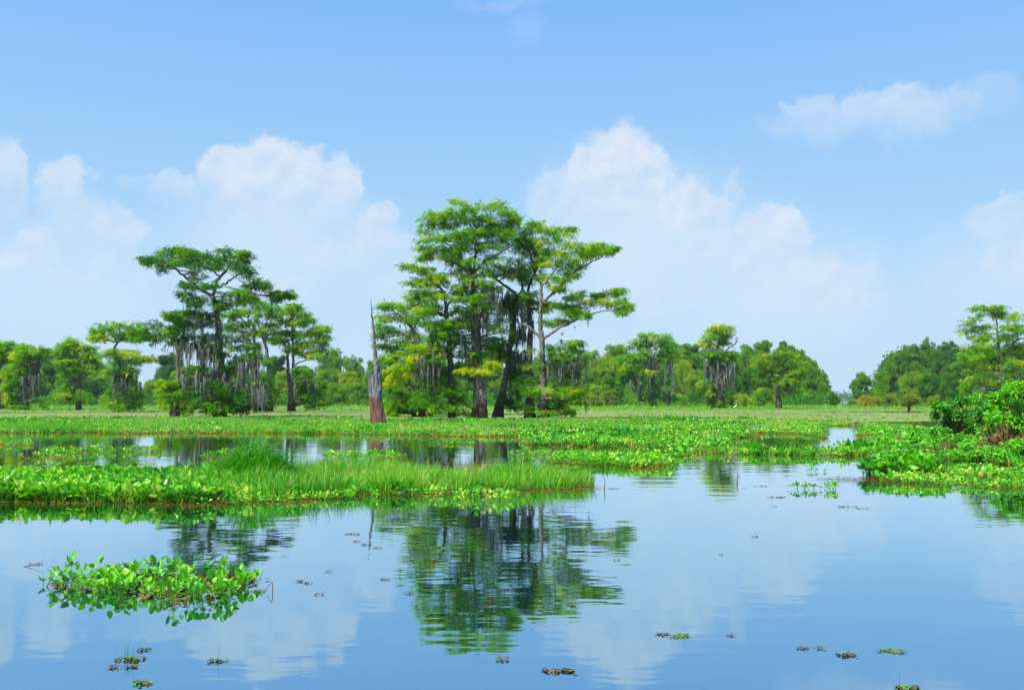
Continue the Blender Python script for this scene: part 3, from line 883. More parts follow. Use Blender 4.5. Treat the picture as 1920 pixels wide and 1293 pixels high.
ZA = Zoom(150, 440, 3.368); ZB = Zoom(660, 360, 2.811); ZC = Zoom(0, 560, 4.8); ZD = Zoom(1060, 590, 3.692); ZE = Zoom(1540, 540, 3.2316)


def hero(name, label, cat, zoom, trunks, limbs, pads, moss=(), mat='cypress', bark='bark', protos=None, D=None, depth=.75, tint=.5,
         spray=.42, dens=1.0, group=None, backs=1.0, moss_tint=.5, lift=.18):
    """a tree from trunk lines, limb lines and foliage pads (x, y, half-width, half-height[, tint]) in sketch coordinates"""
    protos = protos or FROND
    bx, by = zoom.px(trunks[0][0][0]), zoom.py(trunks[0][0][1])
    D = D or gdist(by); mpp = D / F        # metres per photo pixel at this tree
    base = at(bx, by, D); base[2] = 0
    root = thing(name, label, cat, base, group)
    z = zoom
    def wp(x, y, dd=0.0):
        p = at(z.px(x), z.py(y), D + dd); p[2] = max(p[2], .05); return p
    skel = []
    tb = Bag()
    for ti, t in enumerate(trunks):
        P = [wp(a[0], a[1], a[3] if len(a) > 3 else (0 if ti == 0 else R.uniform(-1, 1) * .6)) for a in t]
        dd0 = P[0][1] - D
        if t[0][1] == max(q[1] for q in t) and z.py(t[0][1]) > 745: P[0][2] = -.3
        r = np.array([a[2] / z.s * mpp for a in t])
        n = 6; PP = smooth_path(P, n); rr = np.interp(np.linspace(0, 1, len(PP)), np.linspace(0, 1, len(P)), r)
        PP[1:-1, :2] += R.normal(0, .03, (len(PP) - 2, 2))
        V, Q, T = tube(PP, rr, 14, .05, .10)
        tb.add(V, Q, T); skel += list(zip(PP[2:], rr[2:]))
    limb_bags = []
    for l in limbs:
        dd = l[0][3] if len(l[0]) > 3 else 0
        m = len(l); sgn = R.choice([-1, 1]) * R.uniform(.1, .45)
        P = []
        for k, a in enumerate(l):
            P.append(wp(a[0], a[1], sgn * abs(a[0] - l[0][0]) / z.s * mpp))
        r = np.array([a[2] / z.s * mpp for a in l]); lb = Bag()
        PP = smooth_path(P, 5); rr = np.interp(np.linspace(0, 1, len(PP)), np.linspace(0, 1, m), r)
        PP[1:-1] += R.normal(0, .04, (len(PP) - 2, 3)) * (mpp / .045)
        V, Q, T = tube(PP, rr, 7, .05); lb.add(V, Q, T); limb_bags.append(lb); skel += list(zip(PP, rr))
    SK = np.array([s[0] for s in skel]); SR = np.array([s[1] for s in skel])
    # crown
    cb = Bag(); xs = [p[0] for p in pads]
    xc = (min(xs) + max(xs)) / 2; hw = max(10, (max(xs) - min(xs)) / 2)
    tw = Bag()
    for p in pads:
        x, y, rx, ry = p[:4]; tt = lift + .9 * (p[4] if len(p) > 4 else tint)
        nb = 1 + (R.random() < backs) + (R.random() < backs * .35)
        for q in range(nb):
            Rd = depth * hw / z.s * mpp * math.sqrt(max(.12, 1 - ((x - xc) / (hw * 1.05)) ** 2))
            dd = 0.0
            if q == 0:
                j = np.argmin((SK[:, 0] - wp(x, y)[0]) ** 2 + (SK[:, 2] - wp(x, y)[2]) ** 2)
                dd = (SK[j, 1] - D) * .7 + R.uniform(-.35, .35) * Rd
                jx = jy = 0
            else:
                dd = R.uniform(-1, 1) * Rd; jx, jy = R.uniform(-.6, .6) * rx, R.uniform(-.95, .8) * ry
            c = wp(x + jx, y + jy, dd); a_, b_ = rx / z.s * mpp, ry / z.s * mpp
            # twig from the nearest lower skeleton point
            dist = np.linalg.norm(SK - c, axis=1) + np.where(SK[:, 2] > c[2] + .2, 3.0 * (mpp / .045), 0) + R.uniform(0, .4, len(SK))
            j = int(np.argmin(dist)); s0 = SK[j]; r0 = min(SR[j] * .6, .045 + .018 * np.linalg.norm(c - s0)) * (mpp / .045) ** .5
            mid = (s0 + c) / 2 + np.array([0, 0, .12 * np.linalg.norm(c - s0)]) * R.uniform(-.6, 1) + R.normal(0, .08, 3)
            tw.tube([s0, mid, c - [0, 0, b_ * .4]], [r0, r0 * .7, r0 * .35], 5, .05, n=3)
            # clusters inside the pad
            ncl = max(3, int(3.2 * a_ * a_ * .9 / (.30 * (mpp / .045)) ** 2 / 6 * 1.0)); ncl = min(int(ncl * 1.25) + 1, 34)
            u = R.normal(size=(ncl, 3)); u /= np.linalg.norm(u, axis=1, keepdims=True); u *= R.random((ncl, 1)) ** .45
            C = c + u * [a_ * .92, a_ * .85, b_ * .85]
            for k in range(0, min(ncl, 4)):
                tw.tube([c - [0, 0, b_ * .4], (c + C[k]) / 2 - [0, 0, b_ * .15], C[k]], [r0 * .35, r0 * .25, r0 * .12], 4, 0, n=2)
            ns = max(5, int(19 * dens))
            N = ncl * ns
            sp = spray * 1.04 * (mpp / .045)
            Cc = np.repeat(C, ns, 0) + R.normal(0, 1, (N, 3)) * [a_ * .11 + sp * .30, a_ * .11 + sp * .30, b_ * .08 + sp * .14]
            ct = np.repeat(R.normal(0, .17, ncl), ns)
            outv = Cc - c; yaw = np.arctan2(outv[:, 1], outv[:, 0]) - math.pi / 2 + R.normal(0, .7, N)
            pit = R.normal(-.12, .38, N)
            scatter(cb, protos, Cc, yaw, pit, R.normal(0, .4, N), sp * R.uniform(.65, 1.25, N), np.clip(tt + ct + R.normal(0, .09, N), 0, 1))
    if tw.n: tb.V += tw.V; tb.t += tw.t; tb.Q += [q + tb.n for q in tw.Q]; tb.T += [q + tb.n for q in tw.T]; tb.n += tw.n
    tb.build('trunk', M[bark], root, origin=base, smooth=True)
    for lb in limb_bags: lb.build('limb', M[bark], root, origin=base, smooth=True)
    cb.build('crown', M[mat], root, origin=base)
    if moss:
        for m_ in moss:
            mb = Bag()
            x0, x1, y, L, k = m_[:5]
            n = max(3, int(abs(x1 - x0) / z.s * k * .78)); xx = R.uniform(x0, x1, n)
            # tops sit under branches: jittered in height and depth
            gp = np.round(xx / 14) * 14
            yy = y + R.normal(0, 22, n) + 12 * np.sin(gp * .37)
            dd = R.normal(-.4, .9, n) * min(2.0, .3 * hw / z.s * mpp)
            pos = np.array([at(z.px(a), z.py(b_), D + d) for a, b_, d in zip(xx, yy, dd)])
            ln = L / z.s * mpp * (.22 + .95 * R.random(n) ** 1.5) * (.6 + .5 * fb(gp * .05, gp * 0, 1.0, seed=m_[0]))
            ln = np.minimum(ln, pos[:, 2] - .15)
            ok = ln > .08
            wdt = R.uniform(.05, .14, n) * (mpp / .045) ** .8
            scatter(mb, STRAND, pos[ok], R.uniform(0, 6.28, ok.sum()), R.normal(0, .04, ok.sum()), R.normal(0, .04, ok.sum()),
                    np.stack([wdt, wdt, ln], 1)[ok], np.clip(R.normal(moss_tint - .12, .2, ok.sum()), 0, 1))
            mb.build('hanging_moss', M['moss'], root, origin=base)
    return root


def P_(s):
    """'x,y,rx,ry[,t] ...' """
    return [tuple(float(v) for v in q.split(',')) for q in s.split()]


# ---- left hand group -------------------------------------------------
hero('bald_cypress', 'tall flat topped cypress draped in grey moss at the middle of the left group', 'tree', ZA,
     [P_('880,1155,50 882,1080,36 882,980,34 880,900,34 885,800,28 878,700,24 875,600,20 865,500,17 852,430,15 835,385,13'),
      P_('890,1000,26 915,920,26 950,850,22 1010,800,15 1100,750,8')],
     [P_('838,400,11 782,350,9 735,325,8 690,290,8 650,255,7 610,220,7 590,185,6 605,150,4'), P_('838,395,10 860,300,10 885,265,9 925,225,7 950,150,4'),
      P_('885,265,6 840,230,5 800,210,5 760,190,3'), P_('862,335,7 900,320,7 940,295,6 1000,250,5 1060,232,3'), P_('830,385,5 760,355,4 690,290,3'),
      P_('870,470,12 940,440,9 1010,415,8 1060,360,7 1110,325,4'), P_('1050,370,5 1100,372,5 1150,380,5 1210,390,5 1310,370,2'),
      P_('875,690,15 820,740,15 760,720,13 700,705,12 640,705,10 610,675,9 585,655,8 540,645,5 480,600,4'), P_('868,560,7 800,525,5 720,500,4 620,490,3'),
      P_('640,705,6 660,560,5 700,520,3'), P_('885,960,14 800,930,9 720,950,5'), P_('890,1000,12 980,960,10 1080,980,5')],
     P_('440,165,40,25 420,150,20,14 515,130,60,45 510,220,36,34 590,110,70,40 660,95,66,36 640,170,70,36 730,150,66,44 720,205,60,34 690,110,60,30 800,150,60,38 870,150,60,40 905,110,44,32 830,205,60,36 930,170,64,44 1000,145,66,40 1060,150,40,42 1055,215,32,38 985,215,50,26 1030,120,50,20'
        ' 760,275,50,24 700,320,40,22 670,372,40,18 740,400,56,26 720,440,36,18 930,400,62,34 890,440,50,28 1020,385,50,30 1070,330,46,28 1130,300,56,26 1165,335,42,24 1000,350,36,22 1220,370,34,18 1270,365,46,16 1310,380,28,14 1240,400,26,13 1060,410,50,30 970,440,50,30 820,320,40,16'
        ' 700,490,56,22 640,500,46,26 570,505,22,18 590,520,22,12 760,510,60,28 720,555,56,26 800,560,46,28 820,500,44,22 650,550,26,18'
        ' 430,620,48,32 400,600,26,26 480,580,46,28 500,640,46,26 570,600,46,28 620,590,34,22 450,655,28,16 640,660,56,28 700,640,56,26 760,670,54,30 840,650,50,32 860,700,50,30 720,700,46,22 610,680,40,20'
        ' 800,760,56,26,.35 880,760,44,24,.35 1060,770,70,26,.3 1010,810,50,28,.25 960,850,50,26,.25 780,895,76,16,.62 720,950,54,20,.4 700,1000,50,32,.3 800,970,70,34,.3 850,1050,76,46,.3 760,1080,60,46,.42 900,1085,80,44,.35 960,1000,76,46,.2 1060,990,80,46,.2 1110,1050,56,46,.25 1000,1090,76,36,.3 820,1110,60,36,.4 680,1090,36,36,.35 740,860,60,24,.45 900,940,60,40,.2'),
     P_('620,720,700,190,2.6 740,870,710,150,2.6 660,900,560,90,.7 640,880,895,190,2.2 960,1135,800,210,2.6 890,1160,960,130,2 1180,1270,400,40,.4 440,560,660,70,.6 770,900,780,120,1.6 800,960,640,90,1.2 690,800,480,50,.5 490,530,240,30,.4 1080,1180,1000,150,2'), tint=.36, dens=1.0, depth=.7, lift=.03)
hero('bald_cypress', 'slim mossy cypress with yellow green leaves and red brown base beside the big one', 'tree', ZA,
     [P_('600,1155,34 600,1110,28 606,1060,20 615,980,14 620,900,11 618,750,9 605,620,5')], [P_('617,930,6 580,930,4 540,940,2'), P_('612,1000,6 650,960,4 680,930,2')],
     P_('540,940,46,24,.5 640,920,46,22,.5 575,1000,56,40,.6 520,970,30,36,.5 600,1050,50,46,.5 650,1000,40,40,.5 550,1060,40,40,.5 670,940,30,18,.5 600,620,40,18,.4'),
     P_('590,640,700,230,1.2 560,640,960,110,1.6'), tint=.6, D=gdist(783.5))
hero('bald_cypress', 'dark leafy cypress with two stems just right of the big mossy cypress', 'tree', ZA,
     [P_('1190,1112,34 1192,1050,22 1195,950,15 1190,850,13 1180,740,11 1165,680,9 1150,640,7 1120,560,4'), P_('1112,1112,26 1110,1000,15 1108,880,12 1100,720,9 1098,600,6 1060,530,4')],
     [P_('1160,670,6 1200,620,4 1230,560,3'), P_('1100,700,6 1050,660,4 1000,600,3'), P_('1098,620,5 1050,560,4 1000,500,2'), P_('1150,640,5 1180,560,4 1190,500,2')],
     P_('1060,470,56,26 1130,440,50,26 1200,465,50,30 1000,500,56,28 945,520,46,22 1240,505,36,34 1150,510,56,32 1080,550,56,28 960,580,52,28 1210,570,46,34 1190,620,46,28 1225,655,34,22 960,650,52,28 990,700,50,30 1050,640,46,28 1130,620,46,24 1020,600,50,28 1080,410,40,22,.6'
        ' 1180,900,46,38,.22 1200,990,46,46,.2 1185,1060,46,40,.2 1160,950,36,46,.25 1100,705,36,24 1180,800,30,40,.3'),
     P_('1040,1140,740,60,.8 1080,1130,880,140,1.2'), tint=.42, D=gdist(771.5))
hero('bald_cypress', 'light green open cypress with twin stems at the right of the left group', 'tree', ZA,
     [P_('1335,1112,30 1332,1050,21 1328,960,16 1316,880,12 1310,800,9 1312,740,8 1325,680,5'), P_('1345,1000,14 1345,880,9 1346,760,7 1342,640,6 1340,520,3')],
     [P_('1312,750,6 1290,690,5 1270,650,3'), P_('1344,700,5 1400,650,4 1480,600,2'), P_('1345,820,5 1400,800,4 1500,770,3 1580,745,2'), P_('1344,740,5 1420,700,4 1500,680,2'), P_('1342,620,5 1380,540,3 1400,490,2')],
     P_('1370,470,42,20 1320,490,46,22 1425,515,42,24 1290,545,50,26 1360,560,66,32 1440,545,46,26 1485,600,56,26 1540,590,26,16 1530,640,36,18 1420,620,66,30 1350,640,56,28 1290,620,46,28 1270,665,42,20 1400,690,56,24 1480,675,54,20 1535,725,52,20 1595,740,30,15 1500,770,46,18 1430,760,46,16 1340,450,26,14 1345,720,50,22'
        ' 1390,865,52,24,.35 1400,920,56,34,.28 1440,980,56,44,.22 1500,1000,56,44,.25 1480,1070,56,34,.22 1530,1050,46,36,.28 1400,1000,40,40,.25'),
     P_('1350,1490,930,130,1.6 1360,1440,880,70,1.0'), tint=.56, D=gdist(771))
hero('bald_cypress', 'slender cypress with an umbrella top on a bare curving stem, second group from the left', 'tree', ZA,
     [P_('232,1112,22 231,1060,17 230,1000,13 222,900,10 216,800,8 213,740,7 222,705,7 238,680,6'), P_('300,1090,12 290,1000,8 280,900,6 268,830,5')],
     [P_('238,682,5 180,668,4 110,662,2'), P_('238,682,5 215,650,4 190,620,2'), P_('240,680,5 280,655,4 330,630,2'), P_('218,830,4 300,810,3 380,795,2 440,778,1')],
     P_('108,605,28,20 165,600,46,28 250,578,46,24 215,630,54,26 300,628,46,26 345,650,22,14 90,655,18,12 350,570,26,26 335,610,30,24 140,640,36,18 270,645,50,20 205,745,34,17,.6 260,748,46,17,.68 325,745,32,12,.7 210,790,36,22 280,800,46,20 350,800,36,18,.6 400,785,36,14,.68 445,775,26,8,.72'
        ' 250,830,54,28,.35 310,850,46,28,.3 225,870,46,28,.3 270,900,46,28,.3 330,890,40,24,.25 205,990,42,46,.3 300,960,46,46,.2 340,1010,46,46,.12 350,1060,46,36,.15 180,1060,36,22,.45 290,1050,46,40,.15'),
     P_('195,330,890,170,2.2 250,390,960,110,1.6'), tint=.46, D=gdist(771.5))
hero('bald_cypress', 'cypress with a black lower trunk and layered crown, third trunk from the left edge', 'tree', ZC,
     [P_('705,1000,32 708,950,24 712,880,18 716,800,15 720,700,12 730,620,11 722,580,9 700,540,7 670,480,5 640,440,3')],
     [P_('725,595,7 760,565,5 800,545,3'), P_('700,540,5 640,520,4 590,520,2'), P_('712,760,6 640,700,4 590,640,2'), P_('715,850,6 770,870,4')],
     P_('650,382,44,22 600,420,50,28 680,425,50,28 740,440,46,20 800,437,34,11 575,460,46,26 640,480,54,28 760,485,54,28 820,490,40,18 600,530,54,28 560,560,46,28 830,540,42,22 795,560,54,28 655,555,56,28 840,600,32,26 600,600,46,28 540,500,30,24 620,660,60,34,.35 690,640,50,30,.35 760,880,60,38,.2 660,880,50,46,.18 700,830,46,36,.2 560,850,60,24,.55 610,800,50,40,.3'),
     P_('540,620,860,60,1 600,680,680,60,.6'), tint=.5, bark='barkdark', D=gdist(768.5))
hero('bald_cypress', 'broken topped cypress with a thick dark forked trunk and long moss near the left edge', 'tree', ZC,
     [P_('222,1002,34 230,960,26 255,890,24 285,800,26 305,720,30 318,650,34 322,600,36 318,575,30')],
     [P_('340,610,14 355,560,8 362,500,6 370,450,4 405,448,2'), P_('300,600,10 262,575,6 225,545,5 195,525,3'), P_('275,840,10 330,880,6 370,960,4')],
     P_('240,430,42,22 210,465,46,28 280,480,46,26 340,450,28,18 300,520,46,24 400,460,26,12 180,510,46,28 370,500,34,18 240,530,46,26 150,590,54,36 200,620,50,40 130,680,50,40 90,740,50,40 180,730,54,44,.35 150,830,50,40,.3 330,930,40,36,.25 150,960,50,30,.3 100,900,50,40,.4'),
     P_('170,370,700,230,2.2 180,300,860,130,1.4'), tint=.5, D=gdist(768.5), bark='barkdark')
hero('bald_cypress', 'bright cypress cut off by the left edge of the view', 'tree', ZC,
     [P_('-20,985,26 -15,880,18 -5,700,14 10,560,9 20,450,5')], [P_('10,560,6 60,500,4 100,460,2')],
     P_('40,405,50,26 90,450,50,30 20,450,56,40 110,490,40,30 50,510,60,36 -10,480,60,40 -20,560,60,40 60,570,60,36 120,540,30,24 30,640,60,40 -20,700,60,40 70,680,50,40 20,760,60,40 60,800,50,40'), (), tint=.56, D=gdist(768))

# ---- tall centre group ------------------------------------------------
hero('bald_cypress', 'leaning low cypress with a wide buttress at the left rear of the tall centre group', 'tree', ZB,
     [P_('388,1182,44 392,1120,28 402,1040,17 410,950,14 385,860,12 350,800,12 330,740,9 298,690,6'), P_('330,1178,16 320,1100,8 330,1000,6')],
     [P_('345,790,8 290,750,6 240,740,3'), P_('330,740,7 270,670,5 210,620,3'), P_('320,725,6 360,660,4 380,600,2')],
     P_('180,608,42,18 230,600,46,22 280,618,46,26 160,660,32,24 220,660,54,28 290,665,54,28 165,710,38,24 145,758,26,22 230,728,54,18 300,735,46,24 145,808,26,13 360,690,50,26'
        ' 200,880,46,38,.3 235,840,46,28,.34 185,940,36,56,.25 250,1020,46,46,.22 220,1075,54,44,.25 300,1000,54,46,.2 300,1095,62,44,.22 380,1060,52,46,.18 190,1130,38,18,.4 250,1140,46,22,.3 325,1140,46,22,.25 280,930,50,40,.3 180,1000,50,40,.4 170,880,40,40,.45 210,820,50,30,.5 260,790,60,30,.5 320,760,60,30,.45 340,900,60,44,.38 350,980,60,44,.34 360,1110,60,36,.34 270,1130,60,30,.38 200,1160,44,16,.45 420,900,50,44,.35 400,1150,60,24,.3 230,900,50,40,.42'),
     P_('150,350,745,75,1.1 240,400,960,110,1.2 200,300,1040,70,.8'), tint=.5, D=gdist(781))
hero('bald_cypress', 'black trunked cypress with drooping lime yellow lower boughs at the left of the centre group', 'tree', ZB,
     [P_('530,1206,26 527,1130,20 524,1020,17 518,900,15 510,800,15 503,720,14 497,650,11 495,590,9 482,530,6 440,480,4 400,440,3')],
     [P_('500,660,9 440,630,7 370,600,5 300,598,3'), P_('500,830,10 440,815,7 380,830,5 300,850,3'), P_('497,600,6 540,560,4'), P_('512,840,7 560,800,5 600,830,3'), P_('300,850,5 260,900,4 220,980,2')],
     P_('295,388,30,13 340,400,46,18 400,415,46,18 450,440,46,18 335,472,42,22 400,478,56,28 470,470,46,22 350,530,46,22 420,538,56,28 325,562,42,22 480,530,46,26 400,590,54,28 350,615,50,26 450,620,46,28 420,690,54,28 440,740,54,28 470,780,54,28'
        ' 460,812,44,13,.72 400,812,46,16,.76 340,822,46,17,.74 300,842,40,17,.7 420,842,46,17,.72 290,900,46,22,.66 240,932,38,18,.76 325,880,40,18,.78 222,980,32,22,.86 262,960,38,22,.74 208,1012,18,14,.84'
        ' 440,1080,46,46,.22 500,1030,56,32,.34 540,1060,46,46,.25 440,960,46,46,.22 450,890,46,36,.3 480,1130,50,36,.2 420,1010,44,40,.25 470,700,60,34 380,640,60,30 430,770,60,34,.45 540,720,50,36,.45 560,780,50,40,.4 480,860,60,44,.36 540,940,50,44,.32 480,1000,60,44,.32 560,1080,50,44,.3 410,1120,60,36,.34 350,1060,60,44,.34 570,1140,50,30,.3 500,1140,50,30,.3'),
     P_('380,490,850,210,1.4 400,430,920,170,2.2 330,470,900,120,1.2'), tint=.55, bark='barkdark', D=gdist(787.5))
hero('bald_cypress', 'tallest cypress of the centre group, broad domed crown over a double trunk', 'tree', ZB,
     [P_('655,1202,32 658,1140,26 662,1040,22 656,920,19 650,800,24 652,700,24 646,620,18 641,540,14 636,460,11 632,420,10 620,390,7'), P_('697,1202,26 692,1120,20 684,1010,16 672,900,15 668,800,14 665,700,13 690,620,7')],
     [P_('622,395,7 580,350,6 530,300,5 490,260,3'), P_('610,410,6 540,375,5 470,352,4 400,355,2'), P_('640,450,7 648,350,6 655,270,5 660,200,3'), P_('650,330,5 700,270,4 755,220,2'), P_('642,430,7 700,365,6 780,320,5 850,280,3'), P_('580,350,4 560,280,3 540,200,2')],
     P_('572,62,24,20 445,110,44,16 400,140,46,26 480,112,46,26 540,102,46,28 620,88,46,22 700,70,54,26 760,90,46,26 820,120,44,22 862,140,24,22 390,190,34,36 450,170,56,32 520,160,56,32 600,150,56,32 680,130,56,32 750,150,56,36 820,175,44,28 420,240,54,32 490,230,56,32 570,220,56,32 650,210,56,32 720,220,56,32 790,220,56,32 382,298,42,22 440,298,54,22 370,345,28,14 428,338,42,16'
        ' 510,298,54,26 580,290,56,28 660,290,56,30 730,290,54,28 800,280,54,30 560,370,52,22 620,345,52,26 690,360,52,26 750,345,46,26 600,415,36,20 680,430,46,26 740,400,44,26 560,440,44,20 700,480,44,26 560,500,54,28,.62 600,540,54,26,.5 700,540,52,26,.55 740,520,36,22,.5 570,560,46,26 650,570,46,26 600,620,46,26 700,595,36,18 560,680,46,36,.35 600,700,46,36,.35 570,760,46,36,.3'
        ' 700,780,56,36,.4 720,840,56,36,.35 640,880,46,24,.72 610,920,46,17,.8 735,900,40,20,.78 690,940,50,13,.8 560,850,46,40,.25 600,960,40,40,.2 640,560,50,24,.3 780,760,50,36,.45 720,700,50,36,.4 780,690,44,36,.35 500,340,60,28 600,250,60,34 700,180,60,34 800,240,60,34 620,450,60,30 540,620,50,34,.4'),
     P_('680,790,555,180,2.2 600,720,640,220,1.8 570,650,790,220,1.6 640,720,950,120,1.4'), tint=.46, D=gdist(787), depth=.8)
hero('bald_cypress', 'leaning pale trunked cypress under thick dark moss in the middle of the centre group', 'tree', ZB,
     [P_('763,1196,34 778,1120,25 796,1040,18 812,960,15 826,870,14 838,780,15 846,700,18 852,620,18 868,560,13 852,530,9 800,490,7 750,450,6 708,412,4')],
     [P_('870,555,7 900,510,5 892,465,4 880,420,2'), P_('868,575,6 920,600,4'), P_('850,620,6 800,600,5 770,590,3'), P_('880,690,5 845,650,6'), P_('830,850,6 780,880,4 740,890,2')],
     P_('850,450,46,26 900,480,44,26 830,400,50,26 860,375,54,28 905,420,54,28 870,545,46,18,.62 780,605,36,18 830,590,30,18,.6 770,790,50,36,.25 870,780,46,26,.32 885,850,46,46,.18 830,1100,56,44,.18 860,1050,46,46,.18 880,950,46,46,.2 800,850,40,40,.2 860,1130,50,30,.25 800,430,40,20'),
     P_('785,890,570,190,2.8 850,920,720,200,1.8 830,930,880,200,1.5 740,820,790,120,1.2 880,930,1000,120,1.0'), tint=.5, D=gdist(785.5), moss_tint=.42)
hero('bald_cypress', 'dark straight cypress fourth from the left in the centre group, behind the spreading one', 'tree', ZB,
     [P_('933,1198,36 938,1130,24 938,1020,17 936,900,15 938,780,15 942,700,13 934,620,10 926,540,8 945,470,6 965,430,4')],
     [P_('930,560,6 900,510,4 885,440,2'), P_('940,700,7 900,660,5 870,640,2')],
     P_('920,230,46,32 900,205,44,20 950,168,24,24 985,255,46,28 940,300,56,32 880,320,56,32 880,262,54,28 1000,320,54,28 960,378,54,28 930,600,46,30,.64 965,570,54,26,.66 1010,600,54,28,.58 1050,590,36,18,.55 930,540,34,22 990,360,50,26 920,410,46,26 960,440,40,22'),
     P_('880,960,650,130,1.2 915,960,900,160,1.4'), tint=.46, bark='barkdark', D=gdist(786))
hero('bald_cypress', 'spreading cypress with one long low bare bough, rightmost of the centre group', 'tree', ZB,
     [P_('1010,1196,38 1008,1130,26 1008,1040,19 1006,940,15 1002,850,13 998,780,14 994,720,11 992,650,10 996,570,9 996,490,7 975,440,4')],
     [P_('998,590,8 1045,545,7 1110,485,6 1165,425,5 1225,390,4 1300,350,3 1370,305,1.5'), P_('1003,780,8 1030,755,7 1070,730,7 1140,695,6 1210,655,5 1280,635,4 1350,626,3 1415,640,1.5'), P_('992,765,8 960,735,7 930,710,6 880,690,3'),
      P_('996,500,5 1050,440,4 1080,380,2'), P_('1200,660,3 1240,610,3 1300,580,2'), P_('1010,1060,8 1070,1050,5 1150,1045,3 1210,1050,2'), P_('1012,900,7 1070,870,5 1150,840,3')],
     P_('1000,188,28,26 1060,200,44,20 1150,192,30,17 1110,220,46,26 1040,258,54,30 1120,268,54,28 1180,280,44,22 1220,308,34,22 1080,328,54,32 1150,338,54,28 1195,335,40,24 1270,290,34,17 1310,285,34,12 1360,300,30,12 1320,318,42,16 1250,328,44,22 1180,380,52,22 1110,400,52,26 1050,380,52,26 1170,430,32,17 1100,455,52,22 1040,440,44,22 1090,508,34,18'
        ' 1190,540,30,14 1150,560,30,17 1140,600,34,18 1180,610,40,22 1150,640,36,20 1115,672,30,13 1222,650,24,12 1290,540,26,14 1250,578,40,18 1310,570,40,22 1370,540,34,18 1402,522,28,12 1370,588,44,18 1420,580,34,16 1452,600,20,12 1422,630,20,14 1020,690,34,18 1080,590,34,17'
        ' 1060,830,46,26,.3 1130,820,46,18,.34 1200,840,42,18,.38 1100,870,56,28,.28 1180,880,54,26,.3 960,1060,46,16,.6 1030,1050,54,16,.56 1100,1060,54,16,.5 1170,1040,54,16,.56 1215,1058,24,20,.6 1010,1090,46,16,.45 1090,1098,46,13,.5 1190,1098,26,16,.45 1060,1150,50,18,.3 1130,1155,30,12,.25 960,900,50,44,.3 950,1000,50,44,.28 1060,930,60,44,.28 1120,960,56,36,.3 1180,950,46,30,.35 1080,1010,56,30,.34 1160,800,46,20,.4 900,1120,50,36,.28 1060,1120,60,28,.3'),
     P_('1030,1230,900,140,2.2 1222,1262,640,90,.5 1090,1115,735,30,.4 1215,1235,1080,90,.8 1160,1180,690,40,.4'), tint=.54, D=gdist(787))

# ---- right of centre on the far shore ---------------------------------
hero('bald_cypress', 'flat crowned mossy cypress with several dark trunks on the far shore right of centre', 'tree', ZD,
     [P_('615,642,22 614,580,16 610,480,15 604,400,17 590,340,10 560,290,5'), P_('712,640,20 710,560,13 708,450,10 712,340,8 718,290,5'), P_('520,642,12 515,560,12 495,480,8 470,420,5')],
     [P_('600,370,9 640,330,6 680,300,4'), P_('604,400,9 560,340,6 500,310,4')],
     P_('560,140,36,16 590,165,50,26 520,190,54,30 640,175,50,26 700,165,30,20 700,200,46,28 600,210,60,30 460,225,56,30 540,250,60,30 650,250,60,30 720,240,46,30 420,280,50,30 370,340,50,36 440,330,56,28 520,310,50,22 680,290,60,24 740,290,50,24 400,370,50,24 470,380,50,22 560,390,40,12,.6'
        ' 500,440,46,18,.55 420,420,46,30,.35 570,510,50,26,.3 650,520,50,36,.25 600,560,46,36,.2 700,570,50,36,.22 560,600,40,24,.3 740,440,40,50,.3 380,440,40,36,.35'),
     P_('550,640,320,200,2 680,740,360,210,1.6 450,520,440,190,1.4 520,780,500,120,1.2'), tint=.5, bark='barkdark', spray=.36, dens=1.0, D=245)
hero('bald_cypress', 'mossy far shore cypress with a lime tuft on top and a dead forked branch', 'tree', ZD,
     [P_('1062,646,56 1060,600,40 1056,520,32 1058,440,28 1055,360,24 1050,290,14 1055,220,10 1072,165,6 1075,120,3')],
     [P_('1056,250,7 1090,270,5 1130,235,4 1175,205,3 1180,160,2 1205,165,1'), P_('1178,200,2 1190,175,1.5 1186,155,1'), P_('1056,230,6 1020,200,4 990,180,2')],
     P_('1050,90,30,14,.7 1070,110,60,26,.72 1020,125,50,24,.7 1110,110,36,24,.7 1125,140,26,20,.62 1000,160,50,26,.66 1060,150,50,26,.66 950,185,46,22,.6 1000,200,44,20,.55 1100,190,36,16,.5 1110,260,44,26,.3 1140,280,30,22,.3 1000,250,46,26,.4 970,290,50,26,.35 1060,310,60,24,.3 1120,320,50,22,.3'
        ' 1000,470,50,26,.55 980,490,36,20,.66 1060,450,50,22,.4 1060,560,70,46,.14 1100,600,66,40,.12 1020,600,40,36,.2 1100,530,50,36,.2'),
     P_('960,1170,330,230,3.4 1110,1165,380,180,1.6 975,1010,470,160,1.4 1000,1120,430,180,1.8'), tint=.4, bark='barkdark', spray=.36, D=205)
hero('bald_cypress', 'broad cypress on a short dark trunk standing in front of the willows, far shore', 'tree', ZD,
     [P_('1477,656,28 1476,620,21 1474,560,16 1472,480,12 1476,400,9 1480,330,5')], [P_('1474,460,6 1540,400,4 1620,360,2'), P_('1474,440,6 1400,380,4 1320,330,2'), P_('1476,380,5 1540,300,3 1590,280,2')],
     P_('1330,310,50,26 1400,290,54,28 1480,280,54,26 1560,290,54,28 1620,330,50,28 1360,360,54,28 1440,350,54,26 1520,360,54,28 1590,390,54,28 1340,420,46,28 1410,430,54,32 1550,440,56,34 1620,440,44,34 1500,420,54,28 1420,500,46,32 1520,520,54,36,.38 1590,510,46,36,.4 1480,470,50,28,.36'),
     P_('1440,1560,480,120,1.4'), tint=.46, mat='broad', bark='barkdark', spray=.38, D=190)

